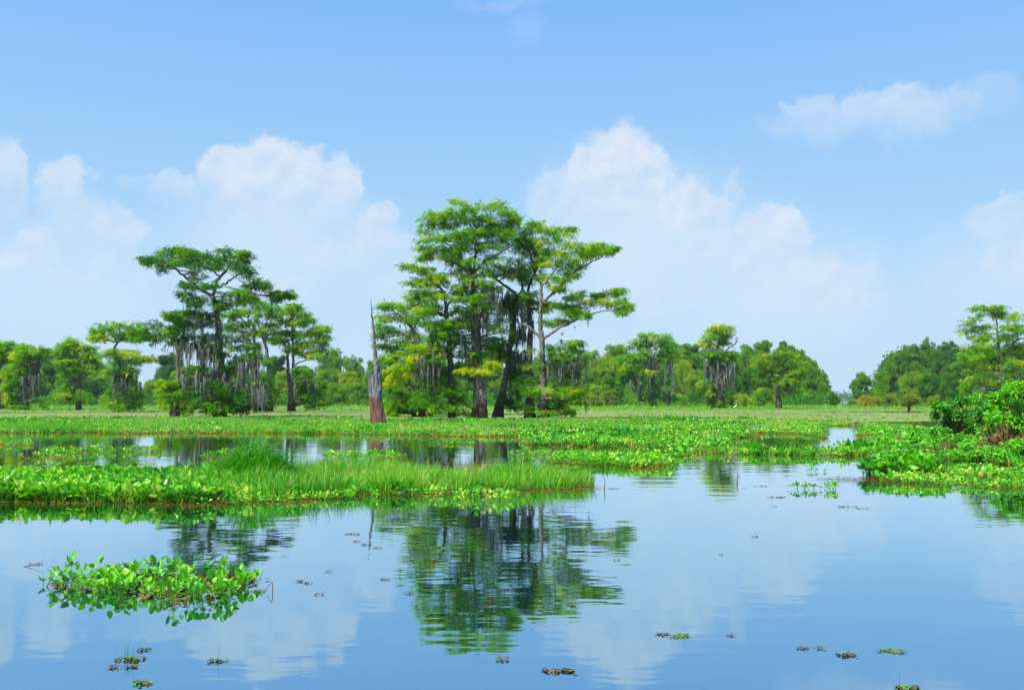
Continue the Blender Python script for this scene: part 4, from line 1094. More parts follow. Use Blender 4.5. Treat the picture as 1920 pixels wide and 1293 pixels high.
# ---- right hand cypress --------------------------------------------------
hero('bald_cypress', 'big layered cypress rising behind the shrubs at the right edge', 'tree', ZE,
     [P_('1112,770,20 1106,690,16 1100,600,15 1094,500,13 1088,440,11 1076,380,9 1070,300,8 1064,230,5 1060,170,3')],
     [P_('1086,420,7 1120,390,6 1150,350,5 1185,315,5 1240,300,3'), P_('1072,320,5 1020,290,4 960,250,2'), P_('1068,270,4 1110,240,3 1150,190,2'), P_('1190,315,4 1185,260,3 1175,210,2'), P_('1090,460,6 1020,440,4 940,430,2')],
     P_('960,118,28,17 1010,120,44,17 1062,118,36,17 1000,158,52,24 1060,160,46,26 1095,145,30,16 930,190,44,20 890,210,26,20 862,265,32,17 910,250,44,20 960,238,36,17 930,295,52,22 1000,268,42,20 1000,308,54,22 1150,172,44,24 1205,180,40,32 1170,230,44,24 1150,280,44,22 1220,250,36,36 1105,302,28,12 900,350,38,20 960,350,52,26 1040,372,52,26 1150,390,52,26 1205,375,40,34'
        ' 900,418,44,26 960,430,50,28 920,470,52,34 1000,480,54,34 1080,475,54,26 1170,470,54,36 920,540,46,36 990,560,54,36 1060,560,54,36 1150,540,54,36 900,600,46,36 960,640,54,36 1050,650,54,36 1130,620,54,46 1220,440,40,40 1220,560,50,50 980,400,60,36 1100,430,60,36 1150,330,50,30 1020,230,50,26 1120,230,40,26 1000,620,60,44 1100,700,60,44 1180,700,60,44 920,680,50,40 1260,300,50,50 1300,420,60,60 1290,560,60,60 1040,430,46,24 1200,640,50,50'),
     P_('1040,1200,500,110,1.0 900,1000,600,60,.6'), tint=.52, spray=.40, D=128, backs=.35, dens=.85)


# ---- the far treeline: each tree on its own -----------------------------
def far_tree(px, top, hw, kind, tint, label, basey=761.0, D=None, mat=None, shape='round', low=False, name=None, group=None, trunk_h=.22):
    """a distant tree: trunk, boughs and a lumpy crown filling half-width hw (photo px) up to row 'top'"""
    D = D or gdist(basey); mpp = D / F
    b0 = at(px, basey, D); b0[2] = .0
    zt = at(px, top, D)[2]; Wd = hw * mpp
    nm = name or {'broad': 'broadleaf_tree', 'willow': 'willow_tree', 'cypress': 'bald_cypress', 'shrub': 'shrub', 'conifer': 'conical_tree'}[kind]
    root = thing(nm, label, 'shrub' if kind == 'shrub' else 'tree', b0, group)
    cb = Bag(); tb = Bag()
    th = .02 if low or kind == 'shrub' else trunk_h
    nl = max(10, int(24 * min(1.8, Wd / 4.0 + .4)))
    lean = R.normal(0, .04) * zt
    topv = np.array([b0[0] + lean, b0[1], zt * .8])
    tb.tube([b0 - [0, 0, .3], b0 + [lean * .3, 0, zt * .35], topv], [max(.10, zt * .022), max(.06, zt * .014), .04], 7, .05)
    for k in range(nl):
        hz = th + (.93 - th) * ((k + R.random()) / nl) ** .85
        if kind == 'conifer': prof = max(.12, 1.05 - hz)
        elif kind == 'cypress': prof = .55 + .45 * hz if hz < .93 else .7
        else: prof = math.sqrt(max(.08, 1 - ((hz - .42) / .62) ** 2))
        a = R.uniform(0, 6.28); rr = Wd * prof * R.random() ** .5 * .82
        rl = Wd * max(prof, .5) * R.uniform(.26, .44); rz = rl * (R.uniform(.35, .55) if kind == 'cypress' else R.uniform(.6, 1.0) if kind != 'willow' else R.uniform(.9, 1.4))
        c = np.array([b0[0] + lean * hz + rr * math.cos(a), b0[1] + rr * math.sin(a) * .9, min(zt * hz, zt - rz * .8)])
        c[2] = max(c[2], rz * .55)
        tb.tube([b0 + [lean * hz * .5, 0, c[2] * .45], c], [max(.05, zt * .007), .02], 4, 0, n=2)
        sp = (.40 if kind != 'cypress' else .55) * (mpp / .16) ** .6
        N = int(26 * (rl / sp) ** 1.6 * 1.15) + 10; N = min(N, 460)
        u = R.normal(size=(N, 3)); u /= np.linalg.norm(u, axis=1, keepdims=True); u *= (.55 + .5 * R.random((N, 1)) ** .6)
        # lumps: pull sprays towards a few sub-centres
        sc = R.normal(size=(6, 3)); sc /= np.linalg.norm(sc, axis=1, keepdims=True)
        near = sc[np.argmax(u @ sc.T, axis=1)]; u = u * .72 + near * .34 * np.linalg.norm(u, axis=1, keepdims=True)
        pos = c + u * [rl, rl, rz]; pos[:, 2] = np.maximum(pos[:, 2], .1)
        t_ = np.clip(tint + .09 + R.normal(0, .09) + R.normal(0, .10, N), 0, 1)
        pr = {'willow': WILLOW, 'cypress': FROND}.get(kind, CLUMP)
        scatter(cb, pr, pos, R.uniform(0, 6.28, N), R.normal(0, .5, N), R.normal(0, .5, N), sp * R.uniform(.7, 1.3, N), t_)
    tb.build('trunk', M['barkdark'], root, origin=b0, smooth=True)
    cb.build('crown' if kind != 'shrub' else 'foliage', M[mat or ('cypress' if kind == 'cypress' else 'broad')], root, origin=b0)
    return root


FT = [
 # px, top, hw, kind, tint, label, basey, mat
 (92, 653, 34, 'broad', .34, 'blue green bushy tree behind the broken topped cypress on the left', 760.6),
 (52, 690, 40, 'broad', .55, 'rounded mid green tree low behind the broken topped cypress', 761.5),
 (128, 672, 26, 'broad', .42, 'narrow tree filling the gap left of the black trunked cypress', 760.8),
 (176, 674, 30, 'broad', .5, 'round tree directly right of the black trunked cypress crown', 760.5),
 (186, 688, 24, 'cypress', .68, 'yellow green tree between the black trunked and the umbrella topped cypress', 761.6),
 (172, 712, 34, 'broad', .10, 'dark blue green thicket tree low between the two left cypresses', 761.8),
 (206, 690, 22, 'broad', .35, 'tree hidden behind the stem of the umbrella topped cypress', 760.4),
 (252, 700, 20, 'conifer', .08, 'dark pointed tree at the right foot of the umbrella topped cypress', 763.5),
 (234, 712, 26, 'broad', .3, 'bushy tree behind the mossy foot of the umbrella topped cypress', 762),
 (320, 660, 34, 'broad', .16, 'dark rounded tree behind the slim mossy cypress', 760.4),
 (290, 712, 26, 'broad', .60, 'low light green tree left of the dark rounded one', 760.8),
 (348, 684, 30, 'broad', .6, 'bright tree seen past the slim mossy cypress stem', 761.2),
 (385, 690, 34, 'broad', .42, 'tree behind the big mossy trunk, left side', 760.8),
 (436, 684, 34, 'broad', .52, 'tree behind the big mossy trunk, right side', 761),
 (480, 696, 30, 'broad', .5, 'pale tree between the mossy trunk and the two stemmed cypress', 760.9),
 (519, 662, 22, 'broad', .18, 'dark round tree between the two stemmed and the light green cypress', 760.3),
 (532, 694, 22, 'broad', .72, 'yellow green tree left of the twin stems', 761.3),
 (570, 684, 28, 'willow', .34, 'dark willow behind the twin stems of the light green cypress', 760.6),
 (612, 664, 26, 'willow', .36, 'tall dark willow right of the light green cypress', 760.3),
 (640, 662, 26, 'willow', .52, 'tall pointed willow midway to the snag', 760.5),
 (668, 665, 22, 'willow', .44, 'tall willow left of the snag', 760.4),
 (600, 690, 24, 'broad', .56, 'rounded mid green tree in front of the tall dark willow', 761.3),
 (655, 694, 26, 'broad', .70, 'yellow green tree in front of the willows left of the snag', 761.4),
 (694, 672, 22, 'willow', .5, 'willow standing right behind the snag', 760.5),
 (628, 718, 24, 'shrub', .5, 'green thicket on the shore below the tall pointed willow', 761.9),
 (676, 716, 26, 'shrub', .46, 'green thicket on the shore left of the snag foot', 761.9),
 (726, 690, 28, 'broad', .42, 'tree seen between the snag and the leaning low cypress', 760.8),
 (770, 668, 32, 'broad', .34, 'dark tree behind the leaning low cypress', 760.5),
 (822, 684, 32, 'broad', .30, 'dark tree behind the black trunk with lime boughs', 760.6),
 (872, 672, 30, 'broad', .32, 'dark tree behind the tallest double trunk', 760.7),
 (924, 640, 32, 'broad', .55, 'light tree seen through the moss beside the double trunk', 760.5),
 (968, 662, 28, 'broad', .38, 'tree between the leaning pale trunk and the dark straight trunk', 760.6),
 (1010, 676, 28, 'broad', .46, 'tree behind the spreading cypress trunk', 760.8),
 (1052, 660, 30, 'cypress', .35, 'dark cypress behind the long low bough', 761.5),
 (1084, 668, 24, 'broad', .5, 'mid green tree right of the dark cypress behind the low bough', 760.9),
 (1118, 652, 22, 'willow', .58, 'pale willow at the left end of the right hand treeline', 760.4),
 (1106, 690, 22, 'broad', .5, 'rounded tree below the pale willow', 761.5),
 (1150, 640, 24, 'willow', .58, 'pale feathery tree left of the flat crowned mossy cypress', 760.3),
 (1136, 668, 26, 'broad', .6, 'light green tree in front of the pale feathery one', 761.2),
 (1176, 640, 26, 'broad', .5, 'tree directly behind the left side of the flat crowned mossy cypress', 760.3),
 (1118, 722, 22, 'shrub', .62, 'olive shrub on the shore at the left end of the right hand treeline', 762.6),
 (1160, 712, 20, 'conifer', .28, 'dark green pointed tree left of the mossy trunks', 762),
 (1262, 634, 26, 'broad', .46, 'broad green tree right of the flat crowned mossy cypress', 760.4),
 (1286, 637, 22, 'broad', .5, 'round green tree midway between the two mossy far cypresses', 760.5),
 (1308, 640, 24, 'broad', .44, 'green tree touching the lime topped mossy cypress', 760.5),
 (1282, 672, 22, 'willow', .66, 'yellow green willow low between the two mossy far cypresses', 761.5),
 (1303, 690, 22, 'willow', .60, 'second lower willow left of the lime topped cypress', 761.8),
 (1244, 690, 28, 'broad', .34, 'dark tree behind the right trunk of the flat crowned cypress', 761),
 (1402, 640, 24, 'willow', .48, 'tall willow right of the lime topped cypress', 760.8),
 (1436, 633, 26, 'broad', .52, 'highest tree of the rounded grove on the right', 760.6),
 (1466, 635, 24, 'broad', .48, 'tree right of the highest one in the rounded grove', 760.6),
 (1490, 641, 24, 'broad', .50, 'fourth crown of the rounded grove', 760.7),
 (1511, 654, 22, 'willow', .42, 'willow shoulder of the rounded grove', 760.9),
 (1530, 674, 20, 'willow', .44, 'olive willow near the right end of the rounded grove', 761.2),
 (1543, 698, 14, 'willow', .48, 'last willow at the water end of the rounded grove', 761.5),
 (1378, 668, 26, 'willow', .36, 'dark willow between the lime topped cypress and the grove', 761),
 (1410, 690, 26, 'willow', .26, 'dark willow low in the grove', 761.4),
 (1556, 736, 16, 'shrub', .30, 'pale shrubs at the foot of the last willow', 761.8),
 (1500, 706, 30, 'broad', .34, 'dark lower tree at the right of the short dark trunk', 761.3),
 (1390, 740, 16, 'shrub', .72, 'light green bush right of the mossy base of the lime topped cypress', 763.5),
 (1430, 728, 22, 'shrub', .58, 'green bush left of the short dark trunk', 763),
 (1283, 750, 7, 'shrub', .9, 'small yellow bush between the two mossy far cypresses', 763.5),
 (1614, 696, 22, 'broad', .44, 'small tree standing alone right of the open channel', 760.8),
 (1668, 672, 20, 'willow', .44, 'pale willow at the left end of the right hand wood', 760.8),
 (1692, 655, 26, 'willow', .42, 'tall olive willow second from the left in the right wood', 760.6),
 (1722, 640, 28, 'willow', .46, 'tall green willow third from the left in the right wood', 760.6),
 (1743, 627, 20, 'willow', .42, 'highest pointed willow of the right hand wood', 760.5),
 (1764, 642, 20, 'willow', .34, 'dark willow right of the highest pointed one', 760.6),
 (1788, 634, 24, 'broad', .34, 'dark round tree left of the big layered cypress', 760.7),
 (1820, 650, 30, 'broad', .34, 'dark tree behind the big layered cypress', 760.8),
 (1870, 650, 34, 'broad', .40, 'tree behind the right side of the big layered cypress', 760.8),
 (1808, 664, 30, 'broad', .5, 'light green tree joining the right hand wood to the layered cypress', 761.6),
 (1846, 672, 28, 'willow', .46, 'willow below the first boughs of the layered cypress', 761.9),
 (1915, 640, 30, 'broad', .42, 'tree at the extreme right edge of the wood', 760.8),
 (1654, 694, 16, 'willow', .56, 'low light willow at the corner of the right hand wood', 762),
 (1712, 694, 28, 'willow', .52, 'light willow in front of the tall green one', 762.2),
 (1752, 700, 24, 'willow', .34, 'dark willow in front of the highest pointed one', 762.4),
 (1786, 696, 26, 'willow', .26, 'dark willow left of the layered cypress foot', 762.6),
 (1830, 700, 30, 'broad', .3, 'dark tree low behind the near shrubs', 763),
]
for t in FT:
    far_tree(t[0], t[1], t[2], t[3], t[4], t[5], basey=t[6])
for px, top, hw, lab, by, tn in [(1625, 742, 17, 'orange tinged low bush on the far right shore', 763.2, .8), (1646, 744, 16, 'brownish bush touching the orange tinged one', 763.2, .55), (1668, 738, 17, 'golden olive bush right of the orange tinged one', 763.4, .45), (1588 + 10, 748, 9, 'small tawny bush at the edge of the open channel', 762.6, .4),
                                  (12, 738, 24, 'autumn coloured bush by the left edge', 766, .75), (1750, 742, 14, 'golden bush at the foot of the right hand wood', 764.5, .4), (1118, 742, 16, 'tawny bush on the shore at the left end of the right treeline', 763.5, .4), (1143, 728, 18, 'olive brown bush left of the mossy trunks', 763.3, .3)]:
    far_tree(px, top, hw, 'shrub', tn, lab, basey=by, mat='gold')
hero('small_tree', 'small round olive tree on a bare stem standing in the water on the right', 'tree', ZE,
     [P_('530,748,10 530,725,8 528,700,6 526,680,4')], [P_('530,715,5 512,690,3'), P_('530,712,5 550,690,3')], P_('520,672,20,13 540,668,22,15 555,682,20,12 510,686,16,12 535,688,26,12 528,660,12,8'), (), mat='gold', protos=WILLOW, tint=.3, spray=.30, dens=1.1, D=150)

# solid second row behind the single trees, so that no sky shows through the wood
b = Bag()
for x0, x1, prof, D0 in [(-100, 262, 700, 390), (296, 720, 702, 380), (700, 1110, 690, 370), (1095, 1552, 662, 380), (1640, 2100, 652, 370)]:
    n = int((x1 - x0) * 26)
    xx = R.uniform(x0, x1, n); edge = np.minimum(1, np.minimum(xx - x0, x1 - xx) / 45) ** .6
    top = 758 - (758 - prof) * (.82 + .30 * fb(xx, xx * 0, .045, seed=7)) * (.3 + .7 * edge)
    yy = top + (759 - top) * R.random(n) ** 1.3
    Dd = D0 + R.uniform(-22, 22, n)
    pos = np.array([at(a, c, d) for a, c, d in zip(xx, yy, Dd)]); pos[:, 2] = np.maximum(pos[:, 2], .3)
    scatter(b, CLUMP, pos, R.uniform(0, 6.28, n), R.normal(0, .6, n), R.normal(0, .6, n), R.uniform(1.0, 2.0, n), np.clip(.30 + .5 * (fb(xx, yy, .05, seed=8) - .5) + R.normal(0, .07, n), 0, 1))
tag(b.build('woods', M['broad']), 'unbroken mass of woods closing the gaps behind the far treeline', 'woods', 'stuff')
# very distant wooded shore in the open channel and round the horizon
b = Bag(); n = 9000
xx = R.uniform(-900, 2900, n); top = 733 + 9 * fb(xx, xx * 0, .02, seed=17)
yy = top + (752 - top) * R.random(n); Dd = R.uniform(1250, 1330, n)
pos = np.array([at(a, c, d) for a, c, d in zip(xx, yy, Dd)]); pos[:, 2] = np.maximum(pos[:, 2], .5)
scatter(b, CLUMP, pos, R.uniform(0, 6.28, n), R.normal(0, .6, n), R.normal(0, .6, n), R.uniform(3, 5.5, n), np.clip(R.normal(.35, .1, n), 0, 1))
tag(b.build('distant_woods', M['broad']), 'bluish wooded shore on the horizon beyond the open channel', 'woods', 'stuff')
# undergrowth along the feet of the far trees
b = Bag()
for x0, x1 in [(-100, 720), (720, 1110), (1100, 1552), (1640, 2100)]:
    n = int((x1 - x0) * 11); xx = R.uniform(x0, x1, n); yy = 759.5 - 26 * R.random(n) ** 1.7 * (.4 + fb(xx, xx * 0, .06, seed=27)); Dd = R.uniform(275, 330, n)
    pos = np.array([at(a, c, d) for a, c, d in zip(xx, yy, Dd)]); pos[:, 2] = np.maximum(pos[:, 2], .15)
    scatter(b, CLUMP, pos, R.uniform(0, 6.28, n), R.normal(0, .6, n), R.normal(0, .6, n), R.uniform(.6, 1.1, n), np.clip(.36 + .6 * (fb(xx, yy, .05, seed=28) - .5) + R.normal(0, .1, n), 0, 1))
tag(b.build('undergrowth', M['broad']), 'dark green undergrowth along the feet of the far trees', 'undergrowth', 'stuff')

# ================================================================== SNAG
def snag():
    base = ground(709, 800); D = base[1]; mpp = D / F
    root = thing('dead_tree_snag', 'tall splintered dead trunk tapering to a grey spike, red brown at its foot', 'dead tree', base)
    # outline of the broken trunk in photo px: left edge, right edge by row
    rows = [(802, 694.5, 726), (795, 694.5, 725), (780, 693.5, 722), (765, 693, 719), (750, 692, 716.5), (735, 691.5, 715), (720, 691, 714.5), (712, 691.3, 714)]
    ns = 26; V = []; Q = []
    tops = [712 - (max(0, math.sin(k * 1.9)) * 14 + R.uniform(0, 7)) for k in range(ns)]
    for k, (y, l, r_) in enumerate(rows + [(None, 691.8, 713.6)]):
        for s in range(ns):
            a = 2 * math.pi * s / ns
            yy = tops[s] if y is None else y
            cx, hw = (l + r_) / 2, (r_ - l) / 2
            fl = 1 + .07 * math.sin(s * 2.7) + R.normal(0, .025)
            p = at(cx + hw * math.cos(a) * fl, yy, D); p[1] += hw * mpp * .85 * math.sin(a) * fl; p[2] = max(p[2], -.25 if y == 802 else p[2])
            V.append(p)
    nr = len(rows) + 1
    for k in range(nr - 1):
        for s in range(ns):
            Q.append((k * ns + s, k * ns + (s + 1) % ns, (k + 1) * ns + (s + 1) % ns, (k + 1) * ns + s))
    c = len(V); V.append(at(703, 722, D)); T = [((nr - 1) * ns + s, (nr - 1) * ns + (s + 1) % ns, c) for s in range(ns)]
    b = Bag(); b.add(np.array(V), np.array(Q), np.array(T)); b.build('trunk', M['snag'], root, origin=base)
    def shard(name, pts, flat=.6):
        b = Bag(); P = [at(x, y, D + dz) for x, y, w_, dz in pts]; r = [w_ * mpp for x, y, w_, dz in pts]
        PP = smooth_path(P, 6); rr = np.interp(np.linspace(0, 1, len(PP)), np.linspace(0, 1, len(P)), r)
        PP[1:-1] += R.normal(0, .012, (len(PP) - 2, 3)); V_, Q_, T_ = tube(PP, rr, 9, .12, .12)
        b.add(V_, Q_, T_); b.build(name, M['snag'], root, origin=base)
    shard('spike', [(709, 735, 6.5, -.1), (707.5, 712, 5.4, 0), (705.5, 690, 4.3, 0), (703.5, 665, 3.4, 0), (701, 635, 2.7, 0), (698.6, 605, 1.9, 0), (696.6, 580, 1.0, 0), (695, 558, .2, 0)])
    shard('splinter', [(711.5, 740, 3.5, .1), (711.8, 712, 3.0, .1), (711, 695, 2.0, .1), (710, 679, .4, .1)])
    shard('splinter', [(695.5, 735, 3.2, -.1), (695.3, 712, 2.6, -.1), (695, 694, .5, -.1)])
    shard('splinter', [(700, 735, 3.2, -.2), (699.5, 714, 2.4, -.2), (699.5, 700, .5, -.2)])
    shard('splinter', [(714, 730, 2.4, .25), (714.6, 706, 1.6, .25), (713.5, 690, .3, .25)])
snag()

# ================================================================== NEAR SHRUBS (right)
def near_shrub(name, label, zoom, base_xy, stems, pads, D, tint, leaf=.13, mat='hyacinth', dens=1.0):
    base = at(zoom.px(base_xy[0]), zoom.py(base_xy[1]), D); base[2] = 0; mpp = D / F
    root = thing(name, label, 'shrub', base)
    cb = Bag(); tb = Bag()
    for x, y, rx, ry, *t in pads:
        for q in range(2):
            dd = R.uniform(-1, 1) * 1.0 * (q > 0) + R.uniform(-.3, .3)
            c = at(zoom.px(x), zoom.py(y), D + dd); a_, b_ = rx / zoom.s * mpp, ry / zoom.s * mpp; c[2] = max(c[2], b_ * .6)
            tb.tube([base + R.normal(0, .12, 3) * [1, 1, 0], (base + c) / 2 + R.normal(0, .1, 3), c], [.03, .02, .008], 5, 0)
            nb = int(7 * max(1, a_ * b_ / .12))
            for k in range(min(nb, 26)):
                u = R.normal(size=3); u /= np.linalg.norm(u); e = c + u * [a_, a_, b_] * R.uniform(.6, 1.05); e[2] = max(e[2], .06)
                tb.tube([c, (c + e) / 2 + R.normal(0, .02, 3), e], [.008, .006, .003], 4, 0, n=2)
                N = int(20 * dens); tt = R.uniform(.2, 1.0, N)
                pos = c + (e - c) * tt[:, None] + R.normal(0, .055, (N, 3))
                dirs = np.arctan2(u[1], u[0]) - 1.57 + R.normal(0, 1.0, N)
                scatter(cb, SHL, pos, dirs, R.normal(-.1, .5, N), R.normal(0, .5, N), leaf * R.uniform(.6, 1.2, N), np.clip((t[0] if t else tint) + R.normal(0, .11, N) + R.normal(0, .05), 0, 1))
    tb.build('stems', M['root'], root, origin=base)
    cb.build('foliage', M[mat], root, origin=base)
    return root


SHL = []
for q in range(5):
    v, t = leaf_blade(np.zeros(3), np.array([0, 1., 0]), np.array([0, 0, 1.]), 1.0, .42 + .06 * (q % 3), 3, 2, .3, .1 + .1 * q)
    SHL.append((v, t, np.zeros(len(v))))
near_shrub('shrub', 'dark green rounded shrub left of the bright one at the right edge', ZE, (850, 880), 0,
           P_('700,705,20,13 740,715,26,16 800,700,44,30 850,680,50,30 915,665,46,24,.42 780,760,46,36 850,760,54,44 930,740,54,44 990,720,46,36,.4 820,825,54,36 900,830,54,40 980,800,52,44 760,810,30,26 690,770,18,12 960,860,46,28 860,870,40,22 1040,690,40,24'), 38, .22, .15)
near_shrub('shrub', 'bright yellow green shrub spilling in at the right edge', ZE, (1170, 960), 0,
           P_('1050,655,36,18 1110,640,36,18 1150,620,44,24 1210,640,44,36 1080,715,52,36 1150,700,54,44 1210,720,54,54 1040,775,52,34 1120,790,54,44 1200,800,50,46 1270,700,60,60 1290,800,60,60 990,860,42,24,.45 1060,830,44,24,.5 1220,880,50,36 1290,900,50,40 1140,600,20,12 1200,590,26,14'), 31, .58, .15)
near_shrub('shrub', 'low bright bush growing over the brown roots at the right edge', ZE, (1180, 1000), 0,
           P_('1150,960,50,34 1210,940,44,34 1100,1000,46,20 1200,1000,54,26 1280,980,54,40 1020,990,40,16 960,1005,36,14 880,960,36,18,.5 920,1000,40,14'), 25.5, .56, .12)
near_shrub('shrub', 'low leafy bush beside the small stumps on the right', ZE, (720, 980), 0,
           P_('700,920,40,24 760,930,46,26 640,900,40,20 820,910,46,26,.5 740,960,50,20 660,950,46,20 860,950,40,20 560,870,26,16 700,860,34,18,.4 600,910,34,20'), 30, .42, .12)


def root_ball(name, label, cat, px, py, D, wd, h, n, mat='root'):
    base = at(px, py, D); base[2] = 0; root = thing(name, label, cat, base); mb = Bag()
    for k in range(n):
        a = R.uniform(0, 6.28); r0 = wd * .15
        P = [base + [r0 * math.cos(a), r0 * math.sin(a), 0]]
        q = P[0].copy(); d = np.array([math.cos(a) * .7, math.sin(a) * .7, R.uniform(.2, 1.4)])
        for s in range(5):
            d = d + R.normal(0, .45, 3); d /= np.linalg.norm(d); q = q + d * h / 4.2; q[2] = min(max(q[2], .03), h); q[:2] = base[:2] + np.clip(q[:2] - base[:2], -wd, wd); P.append(q.copy())
        mb.tube(P, [.035, .03, .024, .018, .012, .005], 6, .1, n=3)
    mb.build('roots' if 'root' in name else 'branches', M[mat], root, origin=base)
    return root


root_ball('root_tangle', 'reddish brown tangle of roots under the bright shrub at the right edge', 'roots', 1878, 845, 29, .55, 1.0, 60)
root_ball('root_tangle', 'low brown root tangle beneath the dark rounded shrub', 'roots', 1782, 850, 28, .45, .45, 34)
root_ball('root_tangle', 'small brown root knot right of the hooked stump', 'roots', 1748, 848, 27, .3, .4, 22)


def stick(name, label, cat, pts, r, D, mat='root', sub=()):
    P = [at(x, y, D) for x, y in pts]; base = P[0].copy(); base[2] = 0; P[0][2] = min(P[0][2], 0.0)
    root = thing(name, label, cat, base); b = Bag(); PP = smooth_path(P, 5)
    V, Q, T = tube(PP, np.interp(np.linspace(0, 1, len(PP)), [0, 1], [r[0], r[1]]), 8, .10); b.add(V, Q, T)
    b.build('stem', M[mat], root, origin=base, smooth=True)
    for s, rs in sub:
        b = Bag(); b.tube([at(x, y, D + dz) for x, y, dz in s], [rs, rs * .7, rs * .3], 6, .08)
        b.build('twig', M[mat], root, origin=base, smooth=True)


stick('dead_stump', 'thin brown dead stump with two twigs among the right hand hyacinth', 'stump', [(1716, 838), (1717, 815), (1715, 800), (1716, 790)], (.06, .02), 33, 'root', [([(1716, 806, 0), (1724, 800, .1), (1735, 791, .2)], .012), ([(1716, 812, 0), (1710, 806, -.1), (1706, 800, -.1)], .012)])
stick('dead_stump', 'hooked reddish brown stump left of the thin twiggy one', 'stump', [(1688, 838), (1684, 826), (1683, 817), (1690, 830)], (.085, .05), 32, 'root', [([(1684, 818, 0), (1688, 808, 0), (1691, 798, 0)], .014)])
stick('dead_branch', 'thin leaning dead branch in the hyacinth left of the hooked stump', 'branch', [(1676, 851), (1668, 836), (1660, 818)], (.022, .010), 28, 'root')
stick('dead_stump', 'short dark stump at the right of the thin twiggy one', 'stump', [(1741, 842), (1740, 830), (1742, 822)], (.05, .03), 31)
stick('fallen_branch', 'pale thin branch arching from the middle band down into the nearest mat', 'branch', [(742, 862), (728, 838), (706, 823), (670, 813.5), (640, 811.5)], (.026, .006), 34, 'twig')
stick('fallen_branch', 'short pale twig curving beside the long arching branch', 'branch', [(748, 858), (747, 848), (740, 840), (733, 835)], (.012, .004), 34, 'twig')
stick('dead_reed', 'bare brown stalk standing in the pool right of centre', 'reed', [(1382, 905), (1382, 895), (1383, 890)], (.010, .004), gdist(905), 'root')
stick('dead_reed', 'yellow withered stalk at the edge of the pool right of centre', 'reed', [(1372, 855), (1376, 850), (1383, 846)], (.03, .012), gdist(856), 'twig', [([(1374, 854, 0), (1366, 851, 0), (1360, 849, 0)], .016)])
stick('dead_reed', 'bent dark reed standing in open water right of the near raft', 'reed', [(511, 1109), (511, 1096), (509, 1090), (500, 1104)], (.0035, .002), gdist(1109), 'root')
stick('dead_reed', 'slim reed in the open water by the mat tip', 'reed', [(1133, 918), (1134, 905), (1133, 895)], (.008, .003), gdist(918), 'root')


def egret(label, px, py, h):
    base = ground(px, py); root = thing('egret', label, 'bird', base); b = Bag()
    z = lambda x, y, zz: base + np.array([x, y, zz]) * h
    b.tube([z(-.34, 0, .42), z(-.22, 0, .47), z(-.02, 0, .55), z(.12, 0, .62), z(.17, 0, .72), z(.10, 0, .82), z(.13, 0, .93), z(.19, 0, .97), z(.24, 0, .96)], [.02 * h, .08 * h, .12 * h, .08 * h, .035 * h, .03 * h, .03 * h, .04 * h, .02 * h], 10, 0)
    b.build('body', M['white'], root, origin=base, smooth=True)
    b = Bag(); b.tube([z(.23, 0, .965), z(.36, 0, .945)], [.016 * h, .003 * h], 6); b.build('beak', M['beak'], root, origin=base)
    for s in (-1, 1):
        b = Bag(); b.tube([z(-.03, .04 * s, .46), z(.0, .05 * s, .24), z(-.02, .05 * s, -.02)], [.016 * h, .012 * h, .010 * h], 6); b.build('leg', M['legs'], root, origin=base)


egret('white egret standing in the weeds right of the lime topped mossy cypress', 1379, 767.5, 1.1)
egret('white egret standing low among the left trunks of the centre group', 767, 780, .75)


def flower():
    b0 = ground(1417, 818); root = thing('hyacinth_flower', 'pale violet hyacinth flower spike in the mat right of centre', 'flower', b0)
    b = Bag(); b.tube([b0, b0 + [0, 0, .3], b0 + [.01, 0, .42]], [.012, .010, .006], 6); b.build('stem', M['grass'], root, origin=b0)
    b = Bag(); N = 60; a = R.uniform(0, 6.28, N)
    scatter(b, SHL, b0 + np.stack([.05 * np.cos(a), .05 * np.sin(a), R.uniform(.34, .52, N)], 1), a - 1.57, R.normal(.3, .3, N), R.normal(0, .3, N), R.uniform(.035, .06, N), R.uniform(0, 1, N))
    b.build('petals', M['petal'], root, origin=b0)
flower()

